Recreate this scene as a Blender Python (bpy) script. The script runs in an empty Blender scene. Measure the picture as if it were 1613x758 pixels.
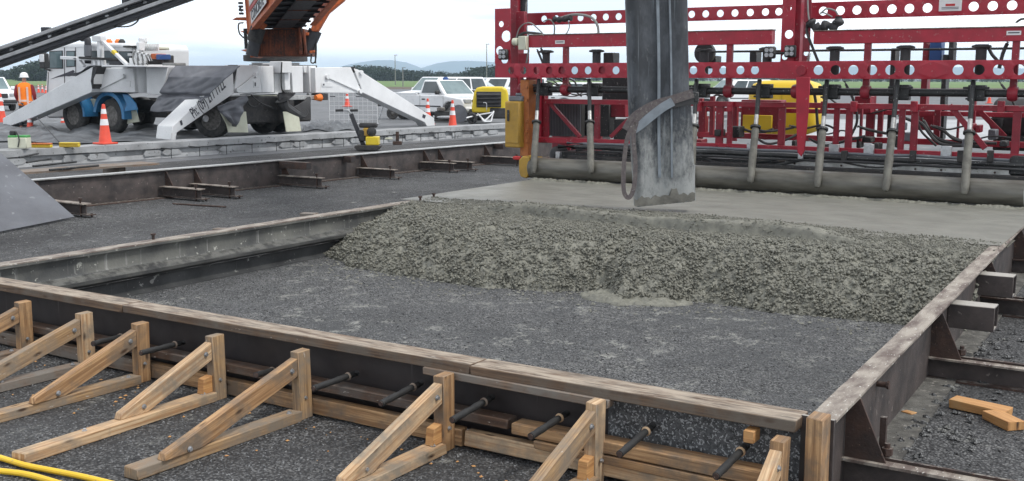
import bpy, bmesh, math, random
import numpy as np
from mathutils import Vector as V, Matrix, noise as mn
rad = math.radians
random.seed(7); rng = np.random.default_rng(7)
S = bpy.context.scene
COL = S.collection
# ---------------------------------------------------------------- camera
EYE = V((0, 0, 1.7)); FOC = 1700.; CX = 806.5; CY = 379.
PIT = rad(8.56); YAW = rad(32.2); ROL = rad(.15)
FW0 = V((-math.sin(YAW), math.cos(YAW), 0)); RT = V((math.cos(YAW), math.sin(YAW), 0)); UP = V((0, 0, 1))
fw = FW0*math.cos(PIT)-UP*math.sin(PIT); uu = FW0*math.sin(PIT)+UP*math.cos(PIT)
r2 = RT*math.cos(ROL)+uu*math.sin(ROL); u2 = -RT*math.sin(ROL)+uu*math.cos(ROL)
cd = bpy.data.cameras.new('camera'); cam = bpy.data.objects.new('camera', cd); COL.objects.link(cam)
cd.sensor_width = 36; cd.lens = 36*FOC/1613; cd.clip_start = .05; cd.clip_end = 30000
m = Matrix((r2, u2, -fw)).transposed().to_4x4(); m.translation = EYE; cam.matrix_world = m
S.camera = cam
# ---------------------------------------------------------------- sky, sun, exposure
W = bpy.data.worlds.new('World'); S.world = W; W.use_nodes = True
nt = W.node_tree; nt.nodes.clear()
def N(t, typ, **k):
    n = t.nodes.new(typ)
    for a, b in k.items(): setattr(n, a, b)
    return n
SUN_EL = rad(56); SUN_AZ = rad(84)     # azimuth measured clockwise from +Y
sky = N(nt, 'ShaderNodeTexSky', sky_type='NISHITA', sun_disc=False, sun_elevation=SUN_EL, sun_rotation=SUN_AZ)
tc = N(nt, 'ShaderNodeTexCoord'); mp = N(nt, 'ShaderNodeMapping'); mp.inputs['Scale'].default_value = (1.6, 1.6, 11)
nt.links.new(tc.outputs['Generated'], mp.inputs['Vector'])
no = N(nt, 'ShaderNodeTexNoise'); no.inputs['Scale'].default_value = 2.3; no.inputs['Detail'].default_value = 6; no.inputs['Roughness'].default_value = .52
nt.links.new(mp.outputs[0], no.inputs['Vector'])
cr = N(nt, 'ShaderNodeValToRGB'); e = cr.color_ramp.elements
e[0].position = .34; e[0].color = (6.9, 7.7, 9.0, 1); e[1].position = .52; e[1].color = (13.8, 14.0, 14.3, 1)
x_ = e.new(.42); x_.color = (9.6, 10.3, 11.3, 1)
nt.links.new(no.outputs[0], cr.inputs[0])
mx = N(nt, 'ShaderNodeMix', data_type='RGBA'); mx.inputs[0].default_value = .9
nt.links.new(sky.outputs[0], mx.inputs[6]); nt.links.new(cr.outputs[0], mx.inputs[7])
bg = N(nt, 'ShaderNodeBackground'); bg.inputs[1].default_value = .085
sz = N(nt, 'ShaderNodeSeparateXYZ'); nt.links.new(tc.outputs['Generated'], sz.inputs[0])
el = N(nt, 'ShaderNodeMapRange'); nt.links.new(sz.outputs[2], el.inputs[0])
for i_, v_ in enumerate((.0, .45, 1.3, .66)): el.inputs[i_+1].default_value = v_
vm = N(nt, 'ShaderNodeVectorMath', operation='SCALE'); nt.links.new(mx.outputs[2], vm.inputs[0]); nt.links.new(el.outputs[0], vm.inputs['Scale'])
nt.links.new(vm.outputs[0], bg.inputs[0])
wo = N(nt, 'ShaderNodeOutputWorld'); nt.links.new(bg.outputs[0], wo.inputs[0])
sd = bpy.data.lights.new('sun', 'SUN'); sd.energy = 1.5; sd.angle = rad(11); sd.color = (1, .97, .92)
so = bpy.data.objects.new('sun', sd); COL.objects.link(so)
sdir = V((math.sin(SUN_AZ)*math.cos(SUN_EL), math.cos(SUN_AZ)*math.cos(SUN_EL), math.sin(SUN_EL)))
so.rotation_euler = sdir.to_track_quat('Z', 'Y').to_euler(); so.location = (0, 0, 50)
S.view_settings.view_transform = 'Standard'; S.view_settings.look = 'None'; S.view_settings.exposure = .82; S.view_settings.gamma = 1
# ---------------------------------------------------------------- photo ray helpers (real distances)
def ray(x, y): return fw*FOC+r2*(x-CX)-u2*(y-CY)
def Pz(x, y, z=0.): d = ray(x, y); return EYE+d*((z-EYE.z)/d.z)
def PY(x, y, Y): d = ray(x, y); return EYE+d*(Y/d.y)
def PX(x, y, X): d = ray(x, y); return EYE+d*(X/d.x)
def PD(x, y, D): d = ray(x, y); return EYE+d*(D/d.dot(FW0))
def PP(x, y, q, n): d = ray(x, y); return EYE+d*((q-EYE).dot(n)/d.dot(n))
# ---------------------------------------------------------------- materials
MATS = {}
def M(name, c1, c2=None, sc=6., rough=.6, metal=0., bump=0., bsc=60., spat=0., spc=(.42, .41, .37), spsc=45., stretch=(1, 1, 1), r2_=None, dust=0., dustc=(.3, .29, .26), lo=.35, hi=.65, uv=False, coat=0, streak=None, zs=None):
    mt = bpy.data.materials.new(name); mt.use_nodes = True; t = mt.node_tree
    b = t.nodes['Principled BSDF']; L = t.links.new
    tc = N(t, 'ShaderNodeTexCoord'); mp = N(t, 'ShaderNodeMapping'); mp.inputs['Scale'].default_value = stretch
    L(tc.outputs['UV' if uv else 'Object'], mp.inputs['Vector'])
    def nz(s, d=5., r=.6, src=None):
        n = N(t, 'ShaderNodeTexNoise'); n.inputs['Scale'].default_value = s; n.inputs['Detail'].default_value = d; n.inputs['Roughness'].default_value = r
        L((src or mp).outputs[0], n.inputs['Vector']); return n
    def mr(src, a, bb, c=0., d=1.):
        n = N(t, 'ShaderNodeMapRange'); n.clamp = True
        for i, v in enumerate((a, bb, c, d)): n.inputs[i+1].default_value = v
        L(src, n.inputs[0]); return n.outputs[0]
    def mix(f, a, c):
        n = N(t, 'ShaderNodeMix', data_type='RGBA')
        if isinstance(f, (int, float)): n.inputs[0].default_value = f
        else: L(f, n.inputs[0])
        for k, v in ((6, a), (7, c)):
            if isinstance(v, tuple): n.inputs[k].default_value = (*v, 1)
            else: L(v, n.inputs[k])
        return n.outputs[2]
    if c2 is None: c2 = tuple(v*.78 for v in c1)
    col = mix(mr(nz(sc).outputs[0], lo, hi), c1, c2)
    if streak:  # (colour, amount): narrow vertical runs
        m2 = N(t, 'ShaderNodeMapping'); m2.inputs['Scale'].default_value = (22, 22, .8); L(tc.outputs['Object'], m2.inputs['Vector'])
        col = mix(mr(nz(1.5, 3, .5, m2).outputs[0], 1-streak[1], 1-streak[1]+.12), col, streak[0])
    if zs:  # splashes whose amount grows between two heights above the thing's base
        sx_ = N(t, 'ShaderNodeSeparateXYZ'); L(tc.outputs['Object'], sx_.inputs[0]); hh = mr(sx_.outputs[2], zs[0], zs[1], .4, 0); m3 = N(t, 'ShaderNodeMapping'); m3.inputs['Scale'].default_value = (1, 1, .45); L(tc.outputs['Object'], m3.inputs['Vector'])
        ad = N(t, 'ShaderNodeMath', operation='ADD'); L(hh, ad.inputs[0]); L(nz(11, 9, .78, m3).outputs[0], ad.inputs[1]); col = mix(mr(ad.outputs[0], .58, .82, 0, .9), col, zs[2])
    if spat > 0: col = mix(mr(nz(spsc, 3, .55).outputs[0], .68-spat*.3, .71-spat*.3), col, spc)
    if dust > 0:
        g = N(t, 'ShaderNodeNewGeometry'); sx = N(t, 'ShaderNodeSeparateXYZ'); L(g.outputs['Normal'], sx.inputs[0])
        f = mr(sx.outputs[2], .6, .95, 0, 1)
        mu = N(t, 'ShaderNodeMath', operation='MULTIPLY'); L(f, mu.inputs[0]); L(mr(nz(sc*2.5, 4, .65).outputs[0], .6-dust*.4, .75-dust*.35, 0, 1), mu.inputs[1])
        col = mix(mu.outputs[0], col, dustc)
    L(col, b.inputs['Base Color'])
    b.inputs['Metallic'].default_value = metal
    L(mr(nz(sc*1.7).outputs[0], .3, .7, rough, r2_ if r2_ is not None else min(1, rough+.15)), b.inputs['Roughness'])
    if coat: b.inputs['Coat Weight'].default_value = coat
    if bump > 0:
        bp = N(t, 'ShaderNodeBump'); bp.inputs['Strength'].default_value = bump; bp.inputs['Distance'].default_value = .01
        L(nz(bsc, 4, .65).outputs[0], bp.inputs['Height']); L(bp.outputs[0], b.inputs['Normal'])
    MATS[name] = mt; return mt
def woodmat(name, light, dark, grey, gamt, spat=0., top=None):
    mt = bpy.data.materials.new(name); mt.use_nodes = True; t = mt.node_tree; b = t.nodes['Principled BSDF']; L = t.links.new
    tc = N(t, 'ShaderNodeTexCoord')
    def mapn(s):
        n = N(t, 'ShaderNodeMapping'); n.inputs['Scale'].default_value = s; L(tc.outputs['UV'], n.inputs['Vector']); return n
    def nz(mp, s, d=4, r=.6, dist=0):
        n = N(t, 'ShaderNodeTexNoise'); n.inputs['Scale'].default_value = s; n.inputs['Detail'].default_value = d; n.inputs['Roughness'].default_value = r; n.inputs['Distortion'].default_value = dist
        L(mp.outputs[0], n.inputs['Vector']); return n.outputs[0]
    def mr(src, a, bb, c=0., d=1.):
        n = N(t, 'ShaderNodeMapRange'); n.clamp = True
        for i, v in enumerate((a, bb, c, d)): n.inputs[i+1].default_value = v
        L(src, n.inputs[0]); return n.outputs[0]
    def mix(f, a, c):
        n = N(t, 'ShaderNodeMix', data_type='RGBA'); L(f, n.inputs[0])
        for k, v in ((6, a), (7, c)):
            if isinstance(v, tuple): n.inputs[k].default_value = (*v, 1)
            else: L(v, n.inputs[k])
        return n.outputs[2]
    gr = nz(mapn((1.2, 38, 1)), 1.6, 5, .65, .6)
    col = mix(mr(gr, .36, .62), light, dark)
    fine = nz(mapn((6, 160, 1)), 1., 3, .6)
    col = mix(mr(fine, .52, .75, 0, .55), col, tuple(v*.55 for v in dark))
    iso = mapn((1, 1, 1))
    col = mix(mr(nz(iso, 5, 5, .65), .62-gamt*.4, .78-gamt*.3), col, grey)
    # knots: sparse dark ovals
    km = mapn((5.5, 16, 1)); vo = N(t, 'ShaderNodeTexVoronoi'); vo.inputs['Scale'].default_value = 1.; L(km.outputs[0], vo.inputs['Vector'])
    cm = N(t, 'ShaderNodeMath', operation='GREATER_THAN'); sr = N(t, 'ShaderNodeSeparateColor'); L(vo.outputs['Color'], sr.inputs[0]); L(sr.outputs[0], cm.inputs[0]); cm.inputs[1].default_value = .6
    mu = N(t, 'ShaderNodeMath', operation='MULTIPLY'); L(mr(vo.outputs['Distance'], .08, .2, 1, 0), mu.inputs[0]); L(cm.outputs[0], mu.inputs[1])
    col = mix(mu.outputs[0], col, (.05, .025, .012))
    col = mix(mr(nz(iso, 60, 3, .6), .7, .76, 0, .6), col, (.03, .02, .015))
    if spat: col = mix(mr(nz(mapn((3, 9, 1)), 4, 5, .7), .66-spat*.25, .72-spat*.2), col, (.5, .47, .42))
    if top:
        g_ = N(t, 'ShaderNodeNewGeometry'); s3 = N(t, 'ShaderNodeSeparateXYZ'); L(g_.outputs['Normal'], s3.inputs[0]); mm = N(t, 'ShaderNodeMath', operation='MULTIPLY'); L(mr(s3.outputs[2], .6, .9), mm.inputs[0]); L(mr(nz(mapn((2, 14, 1)), 2.2, 6, .7), .4, .58), mm.inputs[1]); col = mix(mm.outputs[0], col, top)
    L(col, b.inputs['Base Color']); b.inputs['Roughness'].default_value = .72
    bp = N(t, 'ShaderNodeBump'); bp.inputs['Strength'].default_value = .5; bp.inputs['Distance'].default_value = .004
    L(gr, bp.inputs['Height']); L(bp.outputs[0], b.inputs['Normal'])
    MATS[name] = mt; return mt
def aggmat(name, base, lightc, sc=110., patch=.5, slurry=(.26, .26, .24), damp=(.03, .03, .032), disp=.6):
    """loose chip surface: voronoi stones, slurry blotches, damp areas"""
    mt = bpy.data.materials.new(name); mt.use_nodes = True; t = mt.node_tree; b = t.nodes['Principled BSDF']; L = t.links.new
    g = N(t, 'ShaderNodeNewGeometry')
    def nz(s, d=4, r=.6, st=None):
        n = N(t, 'ShaderNodeTexNoise'); n.inputs['Scale'].default_value = s; n.inputs['Detail'].default_value = d; n.inputs['Roughness'].default_value = r
        if st:
            mp = N(t, 'ShaderNodeMapping'); mp.inputs['Scale'].default_value = st; L(g.outputs['Position'], mp.inputs['Vector']); L(mp.outputs[0], n.inputs['Vector'])
        else: L(g.outputs['Position'], n.inputs['Vector'])
        return n.outputs[0]
    def mr(src, a, bb, c=0., d=1.):
        n = N(t, 'ShaderNodeMapRange'); n.clamp = True
        for i, v in enumerate((a, bb, c, d)): n.inputs[i+1].default_value = v
        L(src, n.inputs[0]); return n.outputs[0]
    def mix(f, a, c):
        n = N(t, 'ShaderNodeMix', data_type='RGBA'); L(f, n.inputs[0])
        for k, v in ((6, a), (7, c)):
            if isinstance(v, tuple): n.inputs[k].default_value = (*v, 1)
            else: L(v, n.inputs[k])
        return n.outputs[2]
    vo = N(t, 'ShaderNodeTexVoronoi'); vo.inputs['Scale'].default_value = sc; L(g.outputs['Position'], vo.inputs['Vector'])
    v2 = N(t, 'ShaderNodeTexVoronoi'); v2.inputs['Scale'].default_value = sc*.37; L(g.outputs['Position'], v2.inputs['Vector'])
    s1 = N(t, 'ShaderNodeSeparateColor'); L(vo.outputs['Color'], s1.inputs[0]); s2 = N(t, 'ShaderNodeSeparateColor'); L(v2.outputs['Color'], s2.inputs[0])
    col = mix(mr(s1.outputs[0], .15, .95), base, lightc)
    col = mix(mr(s2.outputs[1], .55, 1., 0, .6), col, tuple(v*.35 for v in base))
    col = mix(mr(vo.outputs['Distance'], .38, .62, 0, .9), col, (.008, .008, .009))
    col = mix(mr(nz(.75, 5, .65), .36, .6, .8, 0), col, damp)
    sm = N(t, 'ShaderNodeMath', operation='MULTIPLY'); L(mr(nz(4.5, 10, .85, (1, .85, 1)), .59-patch*.09, .64-patch*.09, 0, .9), sm.inputs[0]); L(mr(nz(.9, 3, .5), .4, .52), sm.inputs[1]); sl = sm.outputs[0]
    col = mix(sl, col, slurry)
    L(col, b.inputs['Base Color']); L(mr(nz(1.1), .35, .65, .62, .9), b.inputs['Roughness'])
    ad = N(t, 'ShaderNodeMath', operation='ADD'); L(mr(vo.outputs['Distance'], 0, .7, 1, 0), ad.inputs[0]); L(mr(v2.outputs['Distance'], 0, .6, 1.4, 0), ad.inputs[1])
    bp = N(t, 'ShaderNodeBump'); bp.inputs['Strength'].default_value = disp; bp.inputs['Distance'].default_value = .012
    L(ad.outputs[0], bp.inputs['Height']); L(bp.outputs[0], b.inputs['Normal'])
    return mt
# ---------------------------------------------------------------- mesh builder
def frame(d, up=UP):
    d = d.normalized(); s = d.cross(up)
    if s.length < 1e-4: s = d.cross(V((1, 0, 0)))
    s.normalize(); return d, s, s.cross(d).normalized()
class MB:
    def __init__(s): s.v = []; s.f = []; s.uv = []; s.mi = []; s.k = 0
    def face(s, idx, uvs=None):
        s.f.append(tuple(idx)); s.mi.append(s.k)
        if uvs is None:
            p = [s.v[i] for i in idx]; n = (p[1]-p[0]).cross(p[2]-p[0]); a = [abs(n.x), abs(n.y), abs(n.z)]; k = a.index(max(a))
            uvs = [((q.y, q.z), (q.x, q.z), (q.x, q.y))[k] for q in p]
        s.uv.append(uvs)
    def add(s, pts): b = len(s.v); s.v += [V(p) for p in pts]; return b
    def hexa(s, c, wood=False):
        """8 corners: 0-3 bottom ring, 4-7 top ring (or start ring / end ring along the length)"""
        b = s.add(c); o = random.uniform(0, 50); o2 = random.uniform(0, 50)
        Ln = (V(c[4])-V(c[0])).length
        w = [(V(c[(i+1) % 4])-V(c[i])).length for i in range(4)]; acc = 0
        for i in range(4):
            j = (i+1) % 4
            s.face((b+i, b+j, b+4+j, b+4+i), [(o, o2+acc), (o, o2+acc+w[i]), (o+Ln, o2+acc+w[i]), (o+Ln, o2+acc)] if wood else None)
            acc += w[i]
        for q in ((3, 2, 1, 0), (4, 5, 6, 7)):
            if wood:
                s.face([b+i for i in q], [(o+.02, o2), (o+.02, o2+.1), (o+.05, o2+.1), (o+.05, o2)])
            else: s.face([b+i for i in q])
        return s
    def bar(s, p0, p1, w, h, up=UP, wood=True, jit=0.):
        """oriented box between two points; w sideways, h in the up direction"""
        p0 = V(p0); p1 = V(p1); d, sd_, u_ = frame(p1-p0, V(up))
        c = []
        for p in (p0, p1):
            for a, b in ((-1, -1), (1, -1), (1, 1), (-1, 1)):
                c.append(p+sd_*(a*w/2)+u_*(b*h/2)+V((random.uniform(-jit, jit),)*3))
        return s.hexa(c, wood)
    def box(s, c, size, rz=0, wood=False):
        c = V(c); x, y, z = size; R_ = Matrix.Rotation(rz, 3, 'Z')
        pts = [c+R_@V((a*x/2, b*y/2, 0))+V((0, 0, k*z/2)) for k in (-1, 1) for a, b in ((-1, -1), (1, -1), (1, 1), (-1, 1))]
        return s.hexa(pts, wood)
    def bb(s, x0, x1, y0, y1, z0, z1): return s.box(((x0+x1)/2, (y0+y1)/2, (z0+z1)/2), (x1-x0, y1-y0, z1-z0))
    def tube(s, p0, p1, r, r1=None, n=12, cap=True):
        p0 = V(p0); p1 = V(p1); r1 = r if r1 is None else r1; d, a, b = frame(p1-p0)
        i0 = s.add([p0+(a*math.cos(t)+b*math.sin(t))*r for t in [2*math.pi*k/n for k in range(n)]])
        i1 = s.add([p1+(a*math.cos(t)+b*math.sin(t))*r1 for t in [2*math.pi*k/n for k in range(n)]])
        Ln = (p1-p0).length
        for k in range(n):
            j = (k+1) % n; s.face((i0+k, i0+j, i1+j, i1+k), [(0, k/n), (0, (k+1)/n), (Ln, (k+1)/n), (Ln, k/n)])
        if cap: s.face([i0+k for k in range(n)][::-1]); s.face([i1+k for k in range(n)])
        return s
    def pipe(s, pts, r, n=8, closed=False):
        pts = [V(p) for p in pts]; prev = None; rings = []
        ref = None
        for i, p in enumerate(pts):
            t = (pts[min(i+1, len(pts)-1)]-pts[max(i-1, 0)])
            if t.length < 1e-9: t = V((0, 0, 1))
            t.normalize()
            if ref is None: _, a, b = frame(t)
            else:
                a = ref-t*ref.dot(t)
                if a.length < 1e-5: _, a, b = frame(t)
                a.normalize(); b = t.cross(a)
            ref = a
            rr = r(i/(len(pts)-1)) if callable(r) else r
            rings.append(s.add([p+(a*math.cos(2*math.pi*k/n)+b*math.sin(2*math.pi*k/n))*rr for k in range(n)]))
        for q in range(len(rings)-1):
            for k in range(n):
                j = (k+1) % n; s.face((rings[q]+k, rings[q]+j, rings[q+1]+j, rings[q+1]+k), [(0, 0)]*4)
        s.face([rings[0]+k for k in range(n)][::-1]); s.face([rings[-1]+k for k in range(n)])
        return s
    def prism(s, poly, ext):
        """poly: 3d points of a planar outline, ext: extrusion vector"""
        ext = V(ext); poly = [V(p) for p in poly]; n = len(poly)
        a = s.add(poly); b = s.add([p+ext for p in poly])
        s.face([a+i for i in range(n)]); s.face([b+i for i in range(n)][::-1])
        for i in range(n):
            j = (i+1) % n; s.face((a+j, a+i, b+i, b+j))
        return s
    def lathe(s, prof, c, ax, n=24, closed=False):
        """prof: (radius, offset along ax)"""
        c = V(c); d, a, b = frame(V(ax)); rings = []
        for r, h in prof:
            rings.append(s.add([c+d*h+(a*math.cos(2*math.pi*k/n)+b*math.sin(2*math.pi*k/n))*r for k in range(n)]))
        m_ = len(rings)
        for q in range(m_ if closed else m_-1):
            q2 = (q+1) % m_
            for k in range(n):
                j = (k+1) % n; s.face((rings[q]+k, rings[q]+j, rings[q2]+j, rings[q2]+k), [(0, 0)]*4)
        if not closed: s.face([rings[0]+k for k in range(n)][::-1]); s.face([rings[-1]+k for k in range(n)])
        return s
    def holed(s, o, du, dv, L_, H_, holes, th, n=20):
        """flat bar from o along du (length L_) and dv (height H_), with round holes (u, v, r), thickness th along du x dv"""
        o = V(o); du = V(du).normalized(); dv = V(dv).normalized(); dn = du.cross(dv).normalized()*th
        holes = sorted(holes); us = [0]+[(holes[i][0]+holes[i+1][0])/2 for i in range(len(holes)-1)]+[L_]
        for i, (u, v, r) in enumerate(holes):
            a0, a1 = us[i], us[i+1]
            cs = [math.atan2(y-v, x-u) for x, y in ((a0, 0), (a1, 0), (a1, H_), (a0, H_))]
            an = sorted(cs+[2*math.pi*k/n-math.pi+.01 for k in range(n)])
            inn = []; out = []
            for t in an:
                c_, s_ = math.cos(t), math.sin(t); inn.append((u+r*c_, v+r*s_)); k = 1e9
                if c_ > 1e-9: k = min(k, (a1-u)/c_)
                if c_ < -1e-9: k = min(k, (a0-u)/c_)
                if s_ > 1e-9: k = min(k, (H_-v)/s_)
                if s_ < -1e-9: k = min(k, -v/s_)
                out.append((u+k*c_, v+k*s_))
            q = len(an); P = lambda p: o+du*p[0]+dv*p[1]
            A = s.add([P(p) for p in inn]); B = s.add([P(p) for p in out]); C = s.add([P(p)+dn for p in inn]); D = s.add([P(p)+dn for p in out])
            for k in range(q):
                j = (k+1) % q
                s.face((A+k, A+j, B+j, B+k)); s.face((C+j, C+k, D+k, D+j)); s.face((A+j, A+k, C+k, C+j))
                x0, y0 = out[k]; x1, y1 = out[j]
                if (abs(y0) < 1e-6 and abs(y1) < 1e-6) or (abs(y0-H_) < 1e-6 and abs(y1-H_) < 1e-6) or (abs(x0) < 1e-6 and abs(x1) < 1e-6) or (abs(x0-L_) < 1e-6 and abs(x1-L_) < 1e-6):
                    s.face((B+k, B+j, D+j, D+k))
        return s
    def build(s, name, mat, parent=None, world=True, bevel=0., ang=35, origin=None, seg=1):
        org = V((0, 0, 0))
        if parent is not None and world: org = V(ORG[parent.name])
        elif parent is None and origin is not None: org = V(origin)
        me = bpy.data.meshes.new(name); me.from_pydata([tuple(p-org) for p in s.v], [], s.f)
        ul = me.uv_layers.new(name='UVMap'); flat = [c for u in s.uv for q in u for c in q]; ul.data.foreach_set('uv', flat)
        ms = mat if isinstance(mat, (list, tuple)) else [mat]
        for q in ms: me.materials.append(MATS[q] if isinstance(q, str) else q)
        if len(ms) > 1: me.polygons.foreach_set('material_index', s.mi)
        me.validate(); 
        bm = bmesh.new(); bm.from_mesh(me); bmesh.ops.recalc_face_normals(bm, faces=bm.faces); bm.to_mesh(me); bm.free()
        me.polygons.foreach_set('use_smooth', [True]*len(me.polygons)); me.set_sharp_from_angle(angle=rad(ang)); me.update()
        o = bpy.data.objects.new(name, me); COL.objects.link(o); o.location = org if parent is None else (0, 0, 0)
        if parent is not None:
            o.parent = parent; ORG[o.name] = ORG[parent.name]
        else: ORG[o.name] = org.copy()
        if bevel:
            md = o.modifiers.new('bevel', 'BEVEL'); md.width = bevel; md.segments = seg; md.limit_method = 'ANGLE'; md.angle_limit = rad(40); md.harden_normals = False
        return o
ORG = {}
def tag(o, label, cat, group=None, kind=None):
    if label: o['label'] = label
    if cat: o['category'] = cat
    if group: o['group'] = group
    if kind: o['kind'] = kind
    return o
def thing(name, label, cat, loc=(0, 0, 0), rz=0, group=None):
    o = bpy.data.objects.new(name, None); COL.objects.link(o); o.location = loc; o.rotation_euler = (0, 0, rz); o.empty_display_size = .1
    ORG[o.name] = V(loc); return tag(o, label, cat, group)
def dup(root, loc, rz, label, group=None):
    r = root.copy(); COL.objects.link(r); r.location = loc; r.rotation_euler = (0, 0, rz); r['label'] = label
    if group: r['group'] = group
    def rec(a, b):
        for ch in list(a.children):
            c = ch.copy(); COL.objects.link(c); c.parent = b; rec(ch, c)
    rec(root, r); return r
def txt(name, body, size, origin, xdir, ydir, mat, parent, ext=.002, sx=1., bold=0.):
    cu = bpy.data.curves.new('t', 'FONT'); cu.body = body; cu.size = size; cu.extrude = ext; cu.align_x = 'CENTER'; cu.align_y = 'CENTER'; cu.offset = bold
    to = bpy.data.objects.new('t', cu); COL.objects.link(to); bpy.context.view_layer.update()
    me = bpy.data.meshes.new_from_object(to.evaluated_get(bpy.context.evaluated_depsgraph_get())); bpy.data.objects.remove(to)
    x = V(xdir).normalized(); y = V(ydir).normalized(); z = x.cross(y); mw = Matrix((x*sx, y, z)).transposed().to_4x4(); mw.translation = V(origin)-ORG[parent.name]
    me.transform(mw); me.materials.clear(); me.materials.append(MATS[mat]); me.name = name
    o = bpy.data.objects.new(name, me); COL.objects.link(o); o.parent = parent; ORG[o.name] = ORG[parent.name]; return o
def struct(o): o['kind'] = 'structure'; return o
def arc(p0, p1, sag, n=12, dirv=UP):
    p0 = V(p0); p1 = V(p1); return [p0.lerp(p1, i/n)+V(dirv)*(sag*4*(i/n)*(1-i/n)) for i in range(n+1)]
def spline(pts, n=8):
    pts = [V(p) for p in pts]; out = []; q = [pts[0]*2-pts[1]]+pts+[pts[-1]*2-pts[-2]]
    for i in range(1, len(q)-2):
        for k in range(n):
            t = k/n; a, b, c, d = q[i-1], q[i], q[i+1], q[i+2]
            out.append(.5*((2*b)+(c-a)*t+(2*a-5*b+4*c-d)*t*t+(3*b-a-3*c+d)*t**3))
    out.append(pts[-1]); return out
# ---------------------------------------------------------------- material library
M('red_paint', (.37, .012, .032), (.27, .01, .025), rough=.36, spat=.06, spc=(.3, .16, .15), spsc=30, bump=.08, dust=.25)
M('red_clean', (.27, .01, .026), (.17, .008, .019), rough=.42, spat=.05, spc=(.28, .16, .15), spsc=34, bump=.05, dust=.45)
M('black_steel', (.012, .0125, .014), (.024, .025, .026), rough=.45, spat=.1, spc=(.2, .2, .19), bump=.1)
M('black_rubber', (.022, .022, .024), (.04, .04, .042), rough=.65, bump=.15)
M('hose_rubber', (.018, .018, .02), (.05, .05, .05), rough=.5)
M('grey_hose', (.16, .16, .16), (.24, .24, .23), rough=.5)
M('white_paint', (.73, .74, .75), (.63, .64, .65), sc=1.2, rough=.35, bump=.02, spat=.03, spc=(.3, .27, .24), streak=((.36, .33, .29), .3))
M('white_car', (.78, .79, .8), (.74, .75, .76), sc=2, rough=.22, coat=.6)
M('silver_car', (.42, .44, .46), (.38, .4, .42), rough=.25, metal=.4, coat=.5)
M('glass', (.045, .06, .065), (.08, .1, .11), sc=1.5, rough=.06)
M('pale_glass', (.17, .23, .24), (.1, .14, .15), sc=1.2, rough=.06)
M('tyre', (.028, .028, .03), (.06, .058, .055), sc=9, rough=.8, bump=.2)
M('rim_steel', (.2, .19, .18), (.08, .075, .07), sc=12, rough=.5, metal=.5)
M('blue_fender', (.02, .16, .36), (.03, .2, .42), rough=.3, spat=.1, spc=(.12, .14, .16), coat=.3)
M('chassis_dark', (.018, .018, .02), (.045, .042, .04), rough=.7, spat=.12, spc=(.12, .11, .1))
M('orange_paint', (.58, .15, .045), (.42, .095, .032), sc=4, rough=.5, spat=.2, spc=(.16, .05, .025), bump=.1, streak=((.08, .03, .02), .42))
M('rusty_orange', (.2, .05, .02), (.03, .018, .016), sc=3, rough=.75, spat=.3, spc=(.28, .075, .03), bump=.3, streak=((.03, .018, .015), .5))
M('dark_belt', (.03, .031, .036), (.016, .016, .02), sc=3, rough=.7, bump=.2)
M('boom_black', (.022, .023, .03), (.035, .036, .042), rough=.5)
M('boom_alu', (.34, .35, .36), (.22, .225, .235), sc=3, rough=.4, metal=.3, streak=((.1, .1, .1), .3))
M('yellow_paint', (.66, .5, .02), (.6, .44, .02), rough=.35, spat=.06)
M('tank_yellow', (.78, .55, .02), (.7, .47, .02), sc=2, rough=.35)
M('ochre_paint', (.42, .25, .035), (.32, .19, .03), sc=6, rough=.45, spat=.14, spc=(.3, .2, .08), bump=.05)
M('orange_post', (.42, .14, .03), (.3, .09, .025), sc=6, rough=.5, spat=.18, spc=(.25, .08, .03))
M('form_steel', (.028, .024, .024), (.075, .06, .056), sc=5, rough=.6, metal=.1, spat=.02, spc=(.16, .14, .125), spsc=24, bump=.25, dust=.95, dustc=(.36, .34, .31))
M('form_inner', (.135, .135, .122), (.05, .052, .052), sc=2.6, rough=.65, spat=.07, spc=(.3, .3, .27), spsc=18, bump=.25, dust=1.2, dustc=(.42, .41, .38), streak=((.23, .23, .22), .38))
M('ridge_steel', (.06, .06, .056), (.022, .023, .024), sc=5, rough=.6, bump=.35, dust=.5, dustc=(.13, .13, .12))
M('form_lower', (.02, .021, .023), (.055, .057, .058), sc=3, rough=.6, spat=.08, spc=(.22, .22, .21), spsc=14, bump=.2, streak=((.14, .14, .14), .36))
M('rail_top', (.31, .275, .235), (.11, .082, .07), sc=5, lo=.4, hi=.62, rough=.65, spat=.12, spc=(.5, .48, .44), spsc=30, bump=.4, stretch=(2.5, .8, 1))
M('rust', (.065, .036, .027), (.028, .02, .018), sc=10, rough=.75, spat=.08, spc=(.16, .1, .07), bump=.4, dust=.35, dustc=(.2, .185, .165))
M('fresh_conc', (.265, .255, .215), (.185, .18, .15), sc=30, rough=.5, bump=.5, bsc=160)
M('conc_pile', (.21, .206, .17), (.125, .123, .103), sc=14, rough=.36, r2_=.55, bump=.6, bsc=150)
M('conc_smooth', (.19, .187, .163), (.14, .138, .12), sc=2.2, rough=.42, r2_=.6, bump=.12, bsc=90, spat=.1, spc=(.16, .155, .13), spsc=28, stretch=(1, 1.6, 1))
M('roller_wet', (.062, .058, .048), (.13, .124, .105), sc=2.4, rough=.28, r2_=.42, bump=.12, bsc=25, stretch=(1, 6, 6))
M('conc_grey', (.34, .35, .36), (.22, .225, .23), sc=2.2, rough=.75, bump=.4, bsc=40, spat=.15, spc=(.12, .12, .12), spsc=12)
M('tube_conc', (.15, .145, .125), (.075, .072, .062), sc=10, rough=.6, bump=.4, bsc=60)
M('bright_steel', (.5, .5, .49), (.33, .33, .32), sc=12, rough=.35, metal=.6, spat=.15, spc=(.25, .24, .2))
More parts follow.
